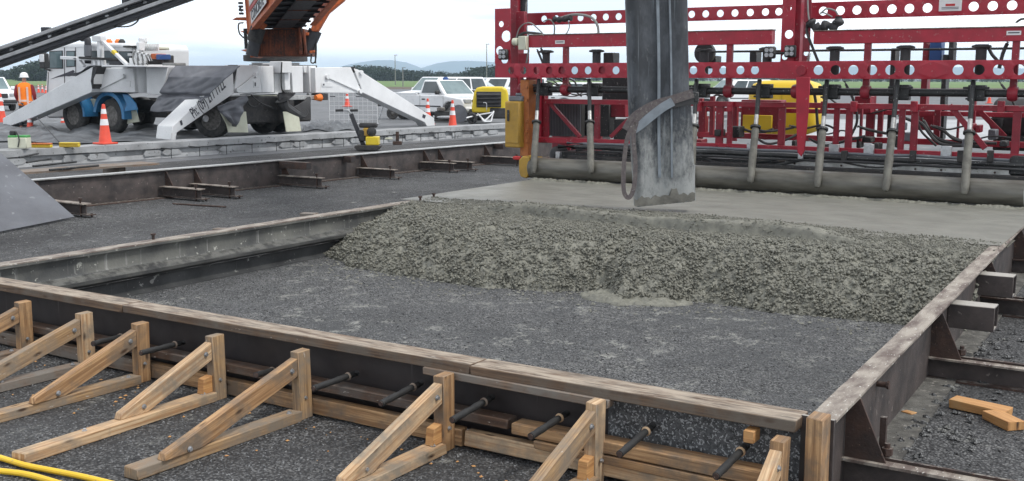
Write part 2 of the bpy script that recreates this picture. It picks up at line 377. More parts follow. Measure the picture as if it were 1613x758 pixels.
M('zinc', (.55, .56, .58), (.4, .41, .42), sc=20, rough=.35, metal=.8)
M('cone_orange', (.7, .07, .035), (.58, .06, .03), sc=5, rough=.5)
M('cone_white', (.75, .76, .78), (.65, .66, .67), rough=.35)
M('rubber_trunk', (.022, .026, .032), (.07, .078, .09), lo=.42, hi=.62, sc=5, rough=.45, streak=((.13, .15, .165), .38), zs=(-.05, 1.1, (.27, .28, .275)), bump=.25, bsc=22, stretch=(1, 1, .45))
M('trunk_pale', (.2, .23, .26), (.13, .15, .17), sc=8, rough=.55)
M('trunk_splash', (.27, .28, .26), (.08, .085, .09), sc=13, rough=.6, bump=.5, bsc=40, stretch=(1, 1, .5))
M('strap_web', (.085, .07, .075), (.13, .115, .11), sc=30, rough=.85, spat=.15, spc=(.2, .19, .18), bump=.3, bsc=200)
M('tarp', (.15, .155, .175), (.115, .12, .135), sc=3, rough=.5, bump=.3, bsc=9)
M('plastic_sheet', (.035, .037, .042), (.12, .13, .14), sc=1.8, rough=.5, bump=.3, bsc=7)
M('panel_black', (.017, .013, .014), (.032, .026, .026), sc=5, rough=.5, spat=.0, streak=((.13, .12, .12), .3))
M('panel_speckle', (.1, .105, .11), (.03, .031, .034), sc=60, rough=.6, spat=.38, spc=(.32, .33, .34), spsc=110, bump=.3)
M('crust', (.05, .047, .043), (.13, .125, .112), sc=9, rough=.85, bump=.8, bsc=45, spat=.2, spc=(.2, .19, .17), spsc=30)
M('sleeve_black', (.012, .012, .013), (.022, .022, .022), sc=20, rough=.6, bump=.2)
M('orange_vest', (.95, .24, .02), (.85, .19, .015), sc=6, rough=.8, bump=.2, bsc=12)
M('reflective', (.7, .55, .5), (.62, .45, .4), rough=.4)
M('dark_cloth', (.03, .032, .04), (.05, .05, .06), rough=.85)
M('red_sleeve', (.3, .03, .04), (.22, .025, .03), rough=.85)
M('skin', (.45, .25, .18), (.4, .22, .16), rough=.6)
M('helmet_white', (.8, .8, .8), (.74, .74, .74), rough=.25)
M('plate_steel', (.15, .16, .18), (.105, .11, .125), sc=3, rough=.42, spat=.06, spc=(.2, .21, .225), spsc=14, bump=.15, stretch=(1, .35, 1))
M('hose_yellow', (.78, .5, .02), (.66, .42, .02), sc=5, rough=.4, spat=.06, spc=(.3, .25, .1))
M('lamp_lens', (.42, .43, .45), (.25, .26, .28), sc=60, rough=.15)
M('amber', (.8, .2, .02), (.7, .16, .02), rough=.3)
M('blue_paint', (.015, .06, .2), (.02, .07, .22), rough=.4)
M('radiator', (.1, .1, .095), (.05, .05, .05), sc=4, rough=.5, metal=.3, stretch=(90, 1, .3))
M('green_plastic', (.06, .3, .08), (.05, .24, .06), rough=.5)
M('cream_plastic', (.55, .56, .45), (.5, .5, .4), rough=.5)
M('far_leaf', (.012, .026, .016), (.02, .038, .018), sc=.25, rough=.85)
M('bark', (.05, .04, .03), rough=.9)
M('mark_dark', (.03, .03, .045), (.04, .04, .05), rough=.5)
M('mark_white', (.7, .7, .7), (.66, .66, .66), rough=.5)
M('mark_red', (.5, .03, .03), rough=.5)
M('stone', (.13, .133, .14), (.21, .212, .215), sc=25, rough=.85)
M('stone_dark', (.035, .036, .038), (.07, .072, .075), sc=25, rough=.8)
M('chip_wood', (.5, .28, .11), (.4, .2, .08), sc=20, rough=.8)
woodmat('timber', (.47, .29, .145), (.22, .115, .05), (.15, .112, .08), .46)
woodmat('timber_pale', (.6, .44, .275), (.34, .19, .09), (.22, .18, .135), .42)
woodmat('timber_worn', (.46, .3, .155), (.2, .115, .055), (.2, .16, .12), .6, spat=.08)
woodmat('timber_old', (.25, .17, .115), (.09, .055, .035), (.17, .15, .13), .62, spat=.1)
woodmat('timber_top', (.18, .115, .07), (.06, .036, .024), (.12, .1, .08), .5, spat=.04, top=(.33, .275, .215))
woodmat('timber_brown', (.11, .06, .035), (.045, .025, .017), (.1, .085, .075), .5, spat=.1)
woodmat('timber_new', (.55, .3, .115), (.36, .17, .06), (.45, .28, .13), .2)
MATS['subbase'] = aggmat('subbase', (.096, .097, .098), (.28, .28, .278), 80, .55, disp=.7, damp=(.05, .052, .055))
MATS['ground_near'] = aggmat('ground_near', (.066, .066, .067), (.2, .2, .2), 70, .2, disp=.8)
MATS['tarmac'] = M('tarmac', (.13, .135, .145), (.09, .094, .1), sc=.35, rough=.7, bump=.4, bsc=8, spat=.2, spc=(.2, .2, .2), spsc=2.5, stretch=(1, 1, 1))
MATS['grass_far'] = M('grass_far', (.07, .16, .03), (.13, .17, .05), sc=.02, rough=.9)
MATS['earth'] = M('earth', (.12, .085, .06), (.07, .06, .045), sc=.1, rough=.95)
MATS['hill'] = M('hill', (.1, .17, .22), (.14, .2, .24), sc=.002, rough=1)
MATS['pavement'] = M('pavement', (.36, .37, .38), (.3, .31, .32), sc=.5, rough=.7)
# ================================================================ SETTING
def sheet(name, pts, z, mat):
    b = MB(); i = b.add([(x, y, z) for x, y in pts]); b.face(range(i, i+len(pts))); return struct(b.build(name, mat))
sheet('ground', [(-9000, -9000), (9000, -9000), (9000, 9000), (-9000, 9000)], -.006, 'tarmac')
sheet('gravel_bed', [(-18.2, -4), (14, -4), (14, 19), (-17.2, 28)], 0, 'ground_near')
sheet('bay_floor', [(-6.99, 3.98), (-1.22, 3.98), (-1.3, 12), (-6.99, 12)], .004, 'subbase')
def polar(name, d0, d1, z, mat, l0=-1.2, l1=1.2):
    b = MB(); n = 24; a = []
    for d in (d0, d1):
        for k in range(n+1):
            t = l0+(l1-l0)*k/n; p = (FW0+RT*t)*d*(1+.04*math.sin(k*1.7)*(d == d0)); a.append((p.x, p.y, z))
    i = b.add(a)
    for k in range(n): b.face((i+k, i+k+1, i+n+2+k, i+n+1+k))
    return struct(b.build(name, mat))
polar('earth_strip', 165, 215, .02, 'earth'); polar('grass_field', 205, 760, .04, 'grass_far')
polar('pavement_strip', 30, 46, .006, 'pavement', .22, .9)
# hills: a ridge with real depth, 4.5 to 7 km off
def ridge():
    px = [-900, 200, 430, 520, 560, 600, 640, 665, 690, 720, 760, 820, 900, 1100, 1400, 1700, 2600]
    hy = [119, 118, 117, 112, 101, 96, 101, 109, 100, 97.5, 98.5, 103, 104, 108, 104, 108, 112]
    b = MB(); nx = 150; ny = 14; idx = []
    for j in range(ny+1):
        row = []
        for i in range(nx+1):
            p = -900+3500*i/nx; t = (p-CX)/1719; y = np.interp(p, px, hy); D = 4500+2500*j/ny; t2 = j/ny
            top = (124-y)/1700*5600+1.7; h = top*math.sin(math.pi*min(1, t2*1.1))**.7*(1 if t2 < .92 else .9) if t2 < .9 else 0
            h *= 1+.09*mn.noise(V((p*.02, t2*5, 0)))
            q = (FW0+RT*t)*D; row.append(b.add([(q.x, q.y, max(h, 0)-.5)]))
        idx.append(row)
    for j in range(ny):
        for i in range(nx): b.face((idx[j][i], idx[j][i+1], idx[j+1][i+1], idx[j+1][i]))
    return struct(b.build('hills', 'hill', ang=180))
ridge()
def treeline(name, p0, p1, D, hfun, n, label, dd=60):
    b = MB()
    for k in range(n):
        p = random.uniform(p0, p1); h = hfun(p)*random.uniform(.72, 1.1); d = D+random.uniform(0, dd); q = (FW0+RT*((p-CX)/1719))*d
        w = h*random.uniform(.5, .95)
        b.tube((q.x, q.y, 0), (q.x, q.y, h*.5), .25, .12, 5)
        for j in range(150):
            u = V((random.gauss(0, 1), random.gauss(0, 1), random.gauss(0, 1))).normalized()*random.random()**.33
            c = V((q.x+u.x*w, q.y+u.y*w, h*.5+u.z*h*.5)); s_ = h*random.uniform(.07, .13)
            i = b.add([c+V((random.uniform(-s_, s_), random.uniform(-s_, s_), random.uniform(-s_, s_))) for _ in range(4)]); b.face((i, i+1, i+2, i+3))
    return tag(b.build(name, 'far_leaf', ang=180), label, 'trees', kind='stuff')
treeline('tree_belt', 560, 700, 560, lambda p: np.interp(p, [560, 590, 650, 700], [9, 7.6, 5.4, 5.0]), 110, 'dark row of distant trees along the field below the hills')
treeline('tree_belt', 690, 735, 700, lambda p: 5, 20, 'low thin far trees at the foot of the hills left of the wagon')
treeline('tree_belt', 735, 830, 480, lambda p: np.interp(p, [735, 745, 830], [4.5, 6.5, 8.5]), 75, 'dark row of distant trees just left of and behind the red machine')
treeline('tree_belt', 27, 118, 430, lambda p: np.interp(p, [18, 28, 45, 60, 85, 118], [3, 5.5, 6.8, 8, 8.5, 7.5]), 60, 'dark clump of trees behind the worker and the white truck cab')
treeline('tree_belt', -60, 26, 620, lambda p: 5.5, 30, 'grey green far trees at the left edge below the conveyor')
treeline('tree_belt', 830, 1700, 640, lambda p: 4.0, 240, 'low far trees seen through the red machine frame')
# thin haze: one closed box round everything
b = MB(); b.bb(-8500, 8500, -8500, 8500, -1.4, 190)
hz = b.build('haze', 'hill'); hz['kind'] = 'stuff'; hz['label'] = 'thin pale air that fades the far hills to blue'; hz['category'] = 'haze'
hm = bpy.data.materials.new('haze_air'); hm.use_nodes = True; hm.node_tree.nodes.remove(hm.node_tree.nodes['Principled BSDF'])
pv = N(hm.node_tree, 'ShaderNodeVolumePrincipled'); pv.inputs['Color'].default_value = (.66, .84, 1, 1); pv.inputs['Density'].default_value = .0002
hm.node_tree.links.new(pv.outputs[0], hm.node_tree.nodes['Material Output'].inputs['Volume']); hz.data.materials.clear(); hz.data.materials.append(hm)
# existing slab behind with keyed edge
def edge_x(Y): return -18.9+(Y-11.5)*.078
def strip_prof(name, prof, y0, y1, xf, n, mat, jit=.0, parent=None, label=None, cat=None, ends=True, ang=35):
    """profile (dx, z) swept along Y, x from xf(Y)"""
    b = MB(); rows = []
    for k in range(n+1):
        Y = y0+(y1-y0)*k/n; rows.append(b.add([(xf(Y)+dx+random.uniform(-jit, jit), Y, z+random.uniform(-jit, jit)) for dx, z in prof]))
    m_ = len(prof)
    for k in range(n):
        for j in range(m_-1): b.face((rows[k]+j, rows[k+1]+j, rows[k+1]+j+1, rows[k]+j+1), [(0, 0)]*4)
    b.face([rows[0]+j for j in range(m_)]); b.face([rows[-1]+j for j in range(m_)][::-1])
    return b.build(name, mat, parent, ang=ang)
struct(strip_prof('slab_strip', [(-1.0, -.05), (-1.0, .3), (-.02, .335), (0, .325), (.0, .2), (-.015, .19), (-.1, .18), (-.1, .085), (-.015, .07), (0, .06), (.02, -.05)], 6, 46, edge_x, 120, 'conc_grey', .007))
# exposed darker lower ledge in front of the slab edge: crusted concrete blobs
b = MB()
for k in range(34):
    Y = 9+k*.62+random.uniform(-.2, .2); x = edge_x(Y)-.06
    pts = [(x+.05, Y+random.uniform(-.05, .05)+u, z) for u, z in ((-.25, .09), (-.2, .05), (.22, .05), (.27, .1), (.18, .165), (-.19, .17))]
    if k % 3: b.prism(pts, (.035, 0, 0))
struct(b.build('slab_key_crust', 'conc_grey'))
# ================================================================ BAY: left steel form
XL = lambda Y: -6.965
t = thing('steel_form', 'long grey steel side form with rounded ridge along the left of the open bay', 'formwork', (-6.97, 4.3, 0))
strip_prof('form_face', [(-.1, .388), (.012, .388), (.012, .372), (-.015, .366), (-.03, .34), (-.03, .25), (-.02, .232)], 4.14, 12, XL, 60, 'form_inner', .0015, t)
strip_prof('ridge_rail', [(-.02, .23), (.0, .226), (.052, .2), (.06, .192), (.06, .166), (.052, .158), (.0, .137), (-.02, .13)], 4.14, 12, XL, 60, 'ridge_steel', .002, t, ang=25)
strip_prof('lower_face', [(-.02, .128), (-.035, .11), (-.035, .03), (.0, .014), (.03, .01), (.03, 0), (-.14, 0)], 4.14, 12, XL, 60, 'form_lower', .0015, t)
strip_prof('top_flange', [(-.115, .39), (-.115, .4), (.014, .4), (.014, .39)], 4.12, 12, XL, 60, 'rail_top', .001, t)
for px, py in ((248, 378), (689, 312), (668, 317)):
    p = Pz(px, py, .4); b = MB(); b.tube((p.x-.05, p.y, .38), (p.x-.05, p.y, .435), .012); b.tube((p.x-.05, p.y, .435), (p.x-.05, p.y, .45), .022, n=6); b.build('pin', 'rust', t)
for k, (px, py) in enumerate(((370, 360), (505, 336))):
    p = Pz(px, py, .4); b = MB(); b.bar((p.x-.25, p.y, .36), (p.x-.07, p.y+.02, .37), .07, .05, jit=.006)
    tag(b.build('timber_offcut', 'timber_old', origin=(p.x-.2, p.y, .3), bevel=.004), 'short grey timber block behind the left form, '+('nearer the camera' if k == 0 else 'farther from the camera'), 'offcut', 'offcuts behind the left form')
# ================================================================ BAY: timber front form
XA, XB = -7.35, -1.2
yf = lambda X: 3.94+(X+1.2)*(-.0)  # front line
t = thing('timber_formwork', 'long timber and black panel form closing the near end of the bay', 'formwork', (-4.2, 4, 0))
b = MB(); cuts = [XA, -5.15, -2.72, XB]
for i in range(3):
    b.bar((cuts[i]+.003, 4.035, .377), (cuts[i+1]-.003, 4.035, .377), .15, .046, jit=.003)
    b.build('top_rail', 'timber_top', t, bevel=.005, seg=2); b = MB()
b.bb(XA, -2.06, 4.07, 4.105, .05, .352); b.build('face_panel', 'panel_black', t)
b = MB(); b.bb(-2.058, XB, 4.06, 4.105, .05, .352); tag(b.build('face_panel', 'panel_speckle', t), 'grey concrete-splashed panel section', None)
for x0, x1, y, z, h, w, mt in ((XA, -4.55, 3.975, .155, .045, .085, 'timber_brown'), (-4.53, -2.5, 3.975, .16, .045, .085, 'timber_brown'), (-2.98, -2.0, 3.972, .338, .036, .06, 'timber_old'),
                            (-2.47, XB-.08, 3.965, .155, .05, .1, 'timber'), (XA, -5.0, 3.965, .05, .08, .05, 'timber_old'), (-4.98, -2.75, 3.965, .055, .085, .05, 'timber'), (-2.73, XB-.1, 3.955, .06, .07, .06, 'timber_pale'), (-2.35, XB-.12, 3.945, .104, .04, .07, 'timber')):
    b = MB(); b.bar((x0, y, z), (x1, y+random.uniform(-.01, .01), z+random.uniform(-.004, .004)), w, h, jit=.003); b.build('waler', mt, t, bevel=.004)
b = MB(); p = PY(1185, 675, 3.98); b.box((p.x, 3.975, .31), (.045, .07, .05)); b.build('spacer_block', 'timber_new', t, bevel=.003)
# posts at the corner
b = MB(); b.bar((-1.125, 3.985, 0), (-1.125, 3.985, .43), .07, .1, up=V((0, 1, 0)), jit=.002)
o = tag(b.build('corner_post', 'timber', origin=(-1.125, 3.985, 0), bevel=.004), 'thick upright timber post at the corner against the right steel form', 'post')
# braces
BR = [(-6.62, 'dark timber brace cut off by the left edge of the photo', 0, 2.95, .34, 'timber_old'),
      (-5.99, 'leftmost full timber brace, its strut stained with faint dark marks', 0, 2.95, .34, 'timber'),
      (-5.40, 'timber brace with wide strut holding two bright bolts, second full one from the left', 0, 3.0, .34, 'timber_worn'),
      (-4.91, 'timber brace whose base rail end lies at the left edge above the yellow hose', 0, 2.93, .34, 'timber'),
      (-4.31, 'timber brace with pale strut and split base rail end touching the yellow hose', 0, 2.72, .35, 'timber_pale'),
      (-3.70, 'timber brace left of centre with a square cut base rail end on the gravel', 0, 2.86, .35, 'timber'),
      (-2.815, 'timber brace at the middle of the form with a steep pale strut', 0, 2.7, .36, 'timber_pale'),
      (-2.03, 'timber brace second from the right, knotty strut reaching the bottom of the photo', 0, 2.75, .365, 'timber_worn'),
      (-1.24, 'rightmost timber brace beside the thick corner post', 0, 3.0, .345, 'timber_pale')]
SE = [3.2, 3.17, 3.1, 3.2, 3.27, 3.0, 3.2, 3.15, 3.42]
def bolt(b, p, n, r=.009):
    p = V(p); n = V(n).normalized(); b.tube(p, p+n*.003, r*1.5, n=10); b.tube(p+n*.003, p+n*.011, r, n=6)
for k, (X, lab, _, ye, zt, mt) in enumerate(BR):
    t = thing('timber_brace', lab, 'brace', (X, 3.88, 0), group='timber braces along the near form')
    tw = random.uniform(-.012, .012)
    b = MB(); b.bar((X+tw, 3.888, 0), (X, 3.888, zt), .055, .085, up=V((0, 1, 0)), jit=.002); b.build('post', ('timber_worn', 'timber', 'timber_pale', 'timber', 'timber_worn')[k % 5], t, bevel=.003)
    # strut, cut plumb at the post and level at the foot
    ys = SE[k]; x2 = X+random.uniform(-.03, .02); th = .045; zt2 = zt-.03
    d = V((0, ys-3.845, .055-zt2+.04)).normalized(); nrm = V((0, -d.z, d.y)).normalized(); 
    if nrm.z < 0: nrm = -nrm
    W_ = .088; y0 = 3.843
    a = V((0, y0, zt2)); lo = W_/abs(d.y); base = .052
    sl = (zt2-base-.03)/(y0-ys)
    topf = lambda y: zt2-(y0-y)*sl
    botf = lambda y: topf(y)-lo
    yb = y0-(zt2-lo-base)/sl
    yt = ys
    prof = [(y0, zt2), (yt, topf(yt)), (yt-.012, topf(yt)-.03 if topf(yt)-.03 > base else base+.001), (yt+.02, base), (yb, base), (y0, zt2-lo)]
    b = MB(); xs0, xs1 = X-.024, X+.024
    A = b.add([(xs0+(x2-X)*(y0-y)/(y0-yt), y, z) for y, z in prof]); B = b.add([(xs1+(x2-X)*(y0-y)/(y0-yt), y, z) for y, z in prof])
    ou, ov = random.uniform(0, 50), random.uniform(0, 50); uv = [(V((0, y, z)).dot(d)+ou, V((0, y, z)).dot(nrm)+ov) for y, z in prof]
    b.face([A+i for i in range(6)], uv); b.face([B+i for i in range(6)][::-1], uv[::-1])
    for i in range(6):
        j = (i+1) % 6; b.face((A+j, A+i, B+i, B+j), [uv[j], uv[i], (uv[i][0], uv[i][1]+.05), (uv[j][0], uv[j][1]+.05)])
    b.build('strut', mt, t, bevel=.003)
    b = MB(); x3 = X+random.uniform(-.05, .03); b.bar((X, 3.845, .025), (x3, ye, .026), .09, .05, jit=.003); b.build('base_rail', 'timber_pale' if mt == 'timber_pale' else 'timber_old' if k in (0, 1, 2) else 'timber_worn', t, bevel=.004)
    for bp_, bn_, br_ in (((X+.0245, 3.80, zt2-.055), (1, 0, 0), .009), ((x2+.0245, yt+.13, topf(yt+.13)-.05), (1, 0, 0), .009), ((X+.012, 3.845-.06, .0515), (0, 0, 1), .009), ((X, ye+.35, .0515), (0, 0, 1), .008), ((X+.029, 3.885, .11), (1, 0, 0), .007)):
        b = MB(); bolt(b, bp_, bn_, br_); b.build('bolt', 'zinc', t)
    if k in (4, 6, 7):
        b = MB(); b.prism([(X-.026, 3.843, .052), (X-.026, 3.775, .052), (X-.026, 3.785, .13), (X-.026, 3.843, .14)], (.045, 0, 0)); b.build('wedge', 'timber_new', t, bevel=.002)
# black sleeved dowel bars
DB = [(196, 529), (283, 541), (432, 583), (556, 590), (658, 606), (770, 629), (888, 654), (1024, 674), (1172, 706)]
DT = [(145, 542), (222, 556), (400, 592), (494, 612), (600, 636), (712, 662), (836, 688), (976, 716), (1128, 750)]
BL = ['leftmost black sleeved bar, poking out beside the third brace from the left', 'black sleeved bar between the two braces left of the long pale strut', 'short black sleeved bar half hidden behind the strut left of centre', 'black sleeved bar just right of the brace left of centre', 'black sleeved bar left of the middle brace, mostly over brown boards', 'black sleeved bar just right of the middle brace', 'black sleeved bar left of the brace second from the right', 'black sleeved bar over the speckled panel, nearer its left end', 'rightmost black sleeved bar near the bottom of the photo']
for k, ((ax, ay), (bx, by)) in enumerate(zip(DB, DT)):
    p = PY(ax, ay, 4.0); q = PY(bx, by, 3.7)
    d = (q-p).normalized(); q = p+d*min((q-p).length, .31)
    t = thing('dowel_bar', BL[k], 'bar', p, group='black sleeved dowel bars in the near form')
    b = MB(); b.pipe([p-d*.03]+[p.lerp(q, i/8)+V((0, 0, random.uniform(-.001, .001))) for i in range(9)], lambda s: .0155+.001*math.sin(s*19), 12); b.build('sleeve', 'sleeve_black', t)
    b = MB(); b.tube(q, q+d*.004, .012, n=10); b.build('bar_end', 'rust', t)
    b = MB(); b.lathe([(.017, 0), (.021, .004), (.02, .01), (.017, .014)], p+d*.035, d, 10); b.build('plug', 'timber_old' if k < 6 else 'timber_pale', t)
# ================================================================ right steel form
XR = lambda Y: -1.18-.0223*(Y-4.18)
t = thing('steel_form', 'long rusty steel side form with pale concrete-smeared top along the right of the bay', 'formwork', (-1.18, 4.1, 0))
strip_prof('top_flange', [(-.005, .388), (-.005, .4), (.1, .4), (.1, .388)], 4.06, 14.5, XR, 90, 'rail_top', .0012, t)
strip_prof('web', [(.03, .01), (.03, .39), (.044, .39), (.044, .01)], 4.06, 14.5, XR, 30, 'form_steel', .0008, t)
strip_prof('base_flange', [(-.0, .0), (-.0, .012), (.2, .012), (.2, .0)], 4.06, 14.5, XR, 20, 'crust', .001, t)
b = MB(); b.bb(XR(4.05)-.03, XR(4.05)+.1, 4.035, 4.052, 0, .405); b.build('end_plate', 'form_steel', t, bevel=.002)
SL = [(1325, 716, 'nearest rusty sleeper beam of the right form, at the bottom edge of the photo'), (1437, 557, 'rusty sleeper beam of the right form just behind the loose wood blocks'), (1512, 463, 'rusty sleeper beam between the two box tubes on the right'), (1560, 405, 'rusty sleeper beam beyond the farther box tube on the right'), (1592, 368, 'farthest rusty sleeper beam seen under the right form')]
for k, (px, py, lab) in enumerate(SL):
    p = Pz(px, py, .125); Y = p.y; X0 = XR(Y)+.06
    for dy in (-.02,):
        b = MB(); b.prism([(X0-.012, Y-.03, .388), (X0-.012, Y-.03, .13), (X0+.16, Y-.03, .13), (X0+.045, Y-.03, .388)], (0, .012, 0)); b.build('gusset', 'rust', t, bevel=.001)
    b = MB(); bolt(b, (X0+.1, Y+.14, .012), (0, 0, 1), .02); b.build('bolt', 'rust', t); b = MB(); b.tube((X0+.15, Y+.03, .12), (X0+.15, Y+.03, .2), .012); b.tube((X0+.15, Y+.03, .15), (X0+.15, Y+.03, .18), .024, n=6)
    if k == 0: b.bb(X0+.11, X0+.135, Y+.05, Y+.075, .13, .3)
    b.build('anchor_bolt', 'rust', t)
    s_ = thing('sleeper_beam', lab, 'steel beam', (X0+1, Y, 0), group='sleeper beams outside the right form')
    b = MB(); w = .055
    b.bar((X0-.04, Y, .066), (X0+3.4, Y+.0, .066), .012, .11, wood=False); b.build('web', 'form_steel', s_)
    b = MB(); b.bar((X0-.04, Y, .125), (X0+3.4, Y, .125), w*2, .012, wood=False, jit=.001); b.build('top_flange', 'rail_top' if k < 2 else 'rust', s_)
    b = MB(); b.bar((X0-.04, Y, .006), (X0+3.4, Y, .006), w*2, .012, wood=False); b.build('bottom_flange', 'rust', s_)
    b = MB()
    if k < 3: b.bar((X0+.0, Y+.015, .137), (X0+3.3, Y+.017, .137), .018, .012, wood=False, jit=.002); b.build('lip', 'rust', s_)
for (ax, ay), (bx, by), lab in (((1490, 478), (1562, 496), 'open steel box tube smeared with wet concrete, nearer one on the right form'), ((1528, 432), (1592, 448), 'rust brown steel box tube on the right form, farther one')):
    q = Pz(bx, by-12, .33); Y = q.y; X0 = XR(Y)+.05; X1 = q.x+.03; w = .15
    s_ = MB(); o_ = [(-w/2, -w/2), (w/2, -w/2), (w/2, w/2), (-w/2, w/2)]; i_ = [(a*.86, c*.86) for a, c in o_]; rings = []
    for x, pr_ in ((X0, o_), (X1, o_), (X1, i_), (X0, i_)): rings.append(s_.add([(x, Y+a, .265+c) for a, c in pr_]))
    for r_ in range(3):
        for i in range(4): j = (i+1) % 4; s_.face((rings[r_]+i, rings[r_]+j, rings[r_+1]+j, rings[r_+1]+i))
    s_.face([rings[3]+i for i in range(4)])
    tag(s_.build('box_tube', 'form_steel', origin=(X0, Y, .2), bevel=.004), lab, 'steel tube', 'box tubes fixed to the right form')
# steel plate with bolts between
p = Pz(1365, 560, .02); b = MB(); b.bar((XR(p.y)+.12, p.y, .02), (XR(p.y)+.42, p.y-.03, .02), .06, .014, wood=False); bolt(b, (XR(p.y)+.35, p.y, .027), (0, 0, 1), .022)
tag(b.build('anchor_plate', 'rust', origin=(p.x, p.y, 0)), 'flat rusty anchor plate with a bolt on the gravel beside the right form', 'plate')
b = MB(); p = XR(5.0); b.tube((p+.044, 5.02, .3), (p+.09, 5.02, .3), .014); b.tube((p+.09, 5.02, .3), (p+.1, 5.02, .3), .02, n=8); b.build('side_bolt', 'rust', t)
# loose new timber blocks
for (x0, y0), (x1, y1), w, h, mt, lab in (((1500, 633), (1590, 652), .1, .05, 'timber_new', 'longer new wood offcut lying on the gravel right of the form'), ((1560, 652), (1600, 672), .09, .045, 'timber_new', 'short new wood offcut leaning on the end of the longer one'), ((1424, 648), (1440, 653), .05, .015, 'timber_new', 'small wood chip lying alone near the right form')):
    a = Pz(x0, y0, h/2+.002); c = Pz(x1, y1, h/2+.002); b = MB(); b.bar(a, c, w, h, jit=.003)
    tag(b.build('wood_offcut', mt, origin=((a.x+c.x)/2, (a.y+c.y)/2, 0), bevel=.003), lab, 'offcut', 'loose wood offcuts right of the bay')
# ================================================================ fresh concrete
XF = [-7.0, -6.74, -6.45, -6.25, -5.64, -4.84, -4.38, -3.95, -3.85, -3.67, -3.35, -3.2, -2.86, -2.37, -1.71, -1.1]
YF = [7.75, 7.6, 7.36, 7.3, 7.26, 7.23, 7.37, 7.62, 7.55, 7.33, 7.42, 7.6, 7.63, 7.63, 7.69, 7.72]
XS_ = [-7, -6.78, -6.02, -4.62, -3.32, -2.13, -1.32, -1]; YS_ = [9.5, 9.45, 9.47, 9.61, 9.59, 9.38, 9.34, 9.3]
def vnoise(nx, ny, fx, fy, seed):
    r = np.random.default_rng(seed); g = r.random((int(fy)+3, int(fx)+3)); x = np.linspace(0, fx, nx); y = np.linspace(0, fy, ny)
    xi = x.astype(int); yi = y.astype(int); tx = x-xi; ty = y-yi; tx = tx*tx*(3-2*tx); ty = (ty*ty*(3-2*ty))[:, None]
    a = g[yi][:, xi]; b_ = g[yi][:, xi+1]; c = g[yi+1][:, xi]; d = g[yi+1][:, xi+1]
    return (a*(1-tx)+b_*tx)*(1-ty)+(c*(1-tx)+d*tx)*ty-.5
def grid_mesh(name, X, Y, Z, mat, keep=None, ang=180):
    ny, nx = X.shape; co = np.stack([X, Y, Z], -1).reshape(-1, 3); i = np.arange(ny*nx).reshape(ny, nx)
    q = np.stack([i[:-1, :-1], i[:-1, 1:], i[1:, 1:], i[1:, :-1]], -1).reshape(-1, 4)
    if keep is not None:
        kk = keep.reshape(-1); q = q[kk[q].any(1)]
    me = bpy.data.meshes.new(name); me.vertices.add(len(co)); me.vertices.foreach_set('co', co.ravel().astype(np.float32))
    me.loops.add(len(q)*4); me.loops.foreach_set('vertex_index', q.ravel().astype(np.int32)); me.polygons.add(len(q))
    me.polygons.foreach_set('loop_start', np.arange(0, len(q)*4, 4, dtype=np.int32)); me.polygons.foreach_set('use_smooth', np.ones(len(q), bool))
    me.update(calc_edges=True); me.validate(); me.materials.append(MATS[mat]); o = bpy.data.objects.new(name, me); COL.objects.link(o); return o
def stones(Z, xs, ys, n, rmin, rmax, hs, mask, seed):
    r = np.random.default_rng(seed); dx = xs[1]-xs[0]; dy = ys[1]-ys[0]; ny, nx = Z.shape; add = np.zeros_like(Z)
    cxs = r.random(n)*(nx-1); cys = r.random(n)*(ny-1); rr = rmin+(rmax-rmin)*r.random(n)**2
    for cx, cy, q in zip(cxs, cys, rr):
        if not mask[int(cy), int(cx)]: continue
        kx = int(q/dx)+1; ky = int(q/dy)+1; x0 = max(0, int(cx)-kx); x1 = min(nx, int(cx)+kx+2); y0 = max(0, int(cy)-ky); y1 = min(ny, int(cy)+ky+2)
        gx = (np.arange(x0, x1)-cx)*dx; gy = ((np.arange(y0, y1)-cy)*dy)[:, None]; d2 = 1-(gx*gx+gy*gy)/(q*q)
        h = np.sqrt(np.clip(d2, 0, 1))*q*hs; add[y0:y1, x0:x1] = np.maximum(add[y0:y1, x0:x1], h)
    return add
st = .0095; xs = np.arange(-6.99, -1.2, st); ys = np.arange(7.1, 9.9, st); nx, ny = len(xs), len(ys)
X, Y = np.meshgrid(xs, ys); yfr = np.interp(xs, XF, YF)[None, :]+.07*vnoise(nx, ny, 30, 14, 3)+.1*vnoise(nx, ny, 9, 5, 5)
ysm = np.interp(xs, XS_, YS_)[None, :]+.06*vnoise(nx, ny, 26, 12, 9)
Ln = np.interp(xs, [-7, -6.7, -6.2, -5.5, -4, -2.6, -1.8, -1.2], [1.6, 1.4, 1.1, .88, .86, .88, 1.0, 1.2])[None, :]
tt = (Y-yfr)/Ln; tc_ = np.clip(tt, 0, 1); crest = np.interp(xs, [-7, -6, -5, -3, -1.6, -1.2], [.39, .41, .412, .41, .395, .375])[None, :]
H0 = crest*(1-(1-tc_)**2.1)**.8
back = np.clip((Y-(yfr+Ln))/np.maximum(ysm-(yfr+Ln), .1), 0, 1); H0 = H0-(crest-.408)*(back**1.3)*(tt > 1)
H0 += (.11*vnoise(nx, ny, 13, 6, 1)+.08*vnoise(nx, ny, 28, 13, 61))*np.clip(tc_*2.5, 0, 1)*np.clip(1.15-tc_, 0, 1)+.05*vnoise(nx, ny, 60, 28, 2)*np.clip(tc_*3, 0, 1)*np.clip(1.25-tc_, 0, 1)
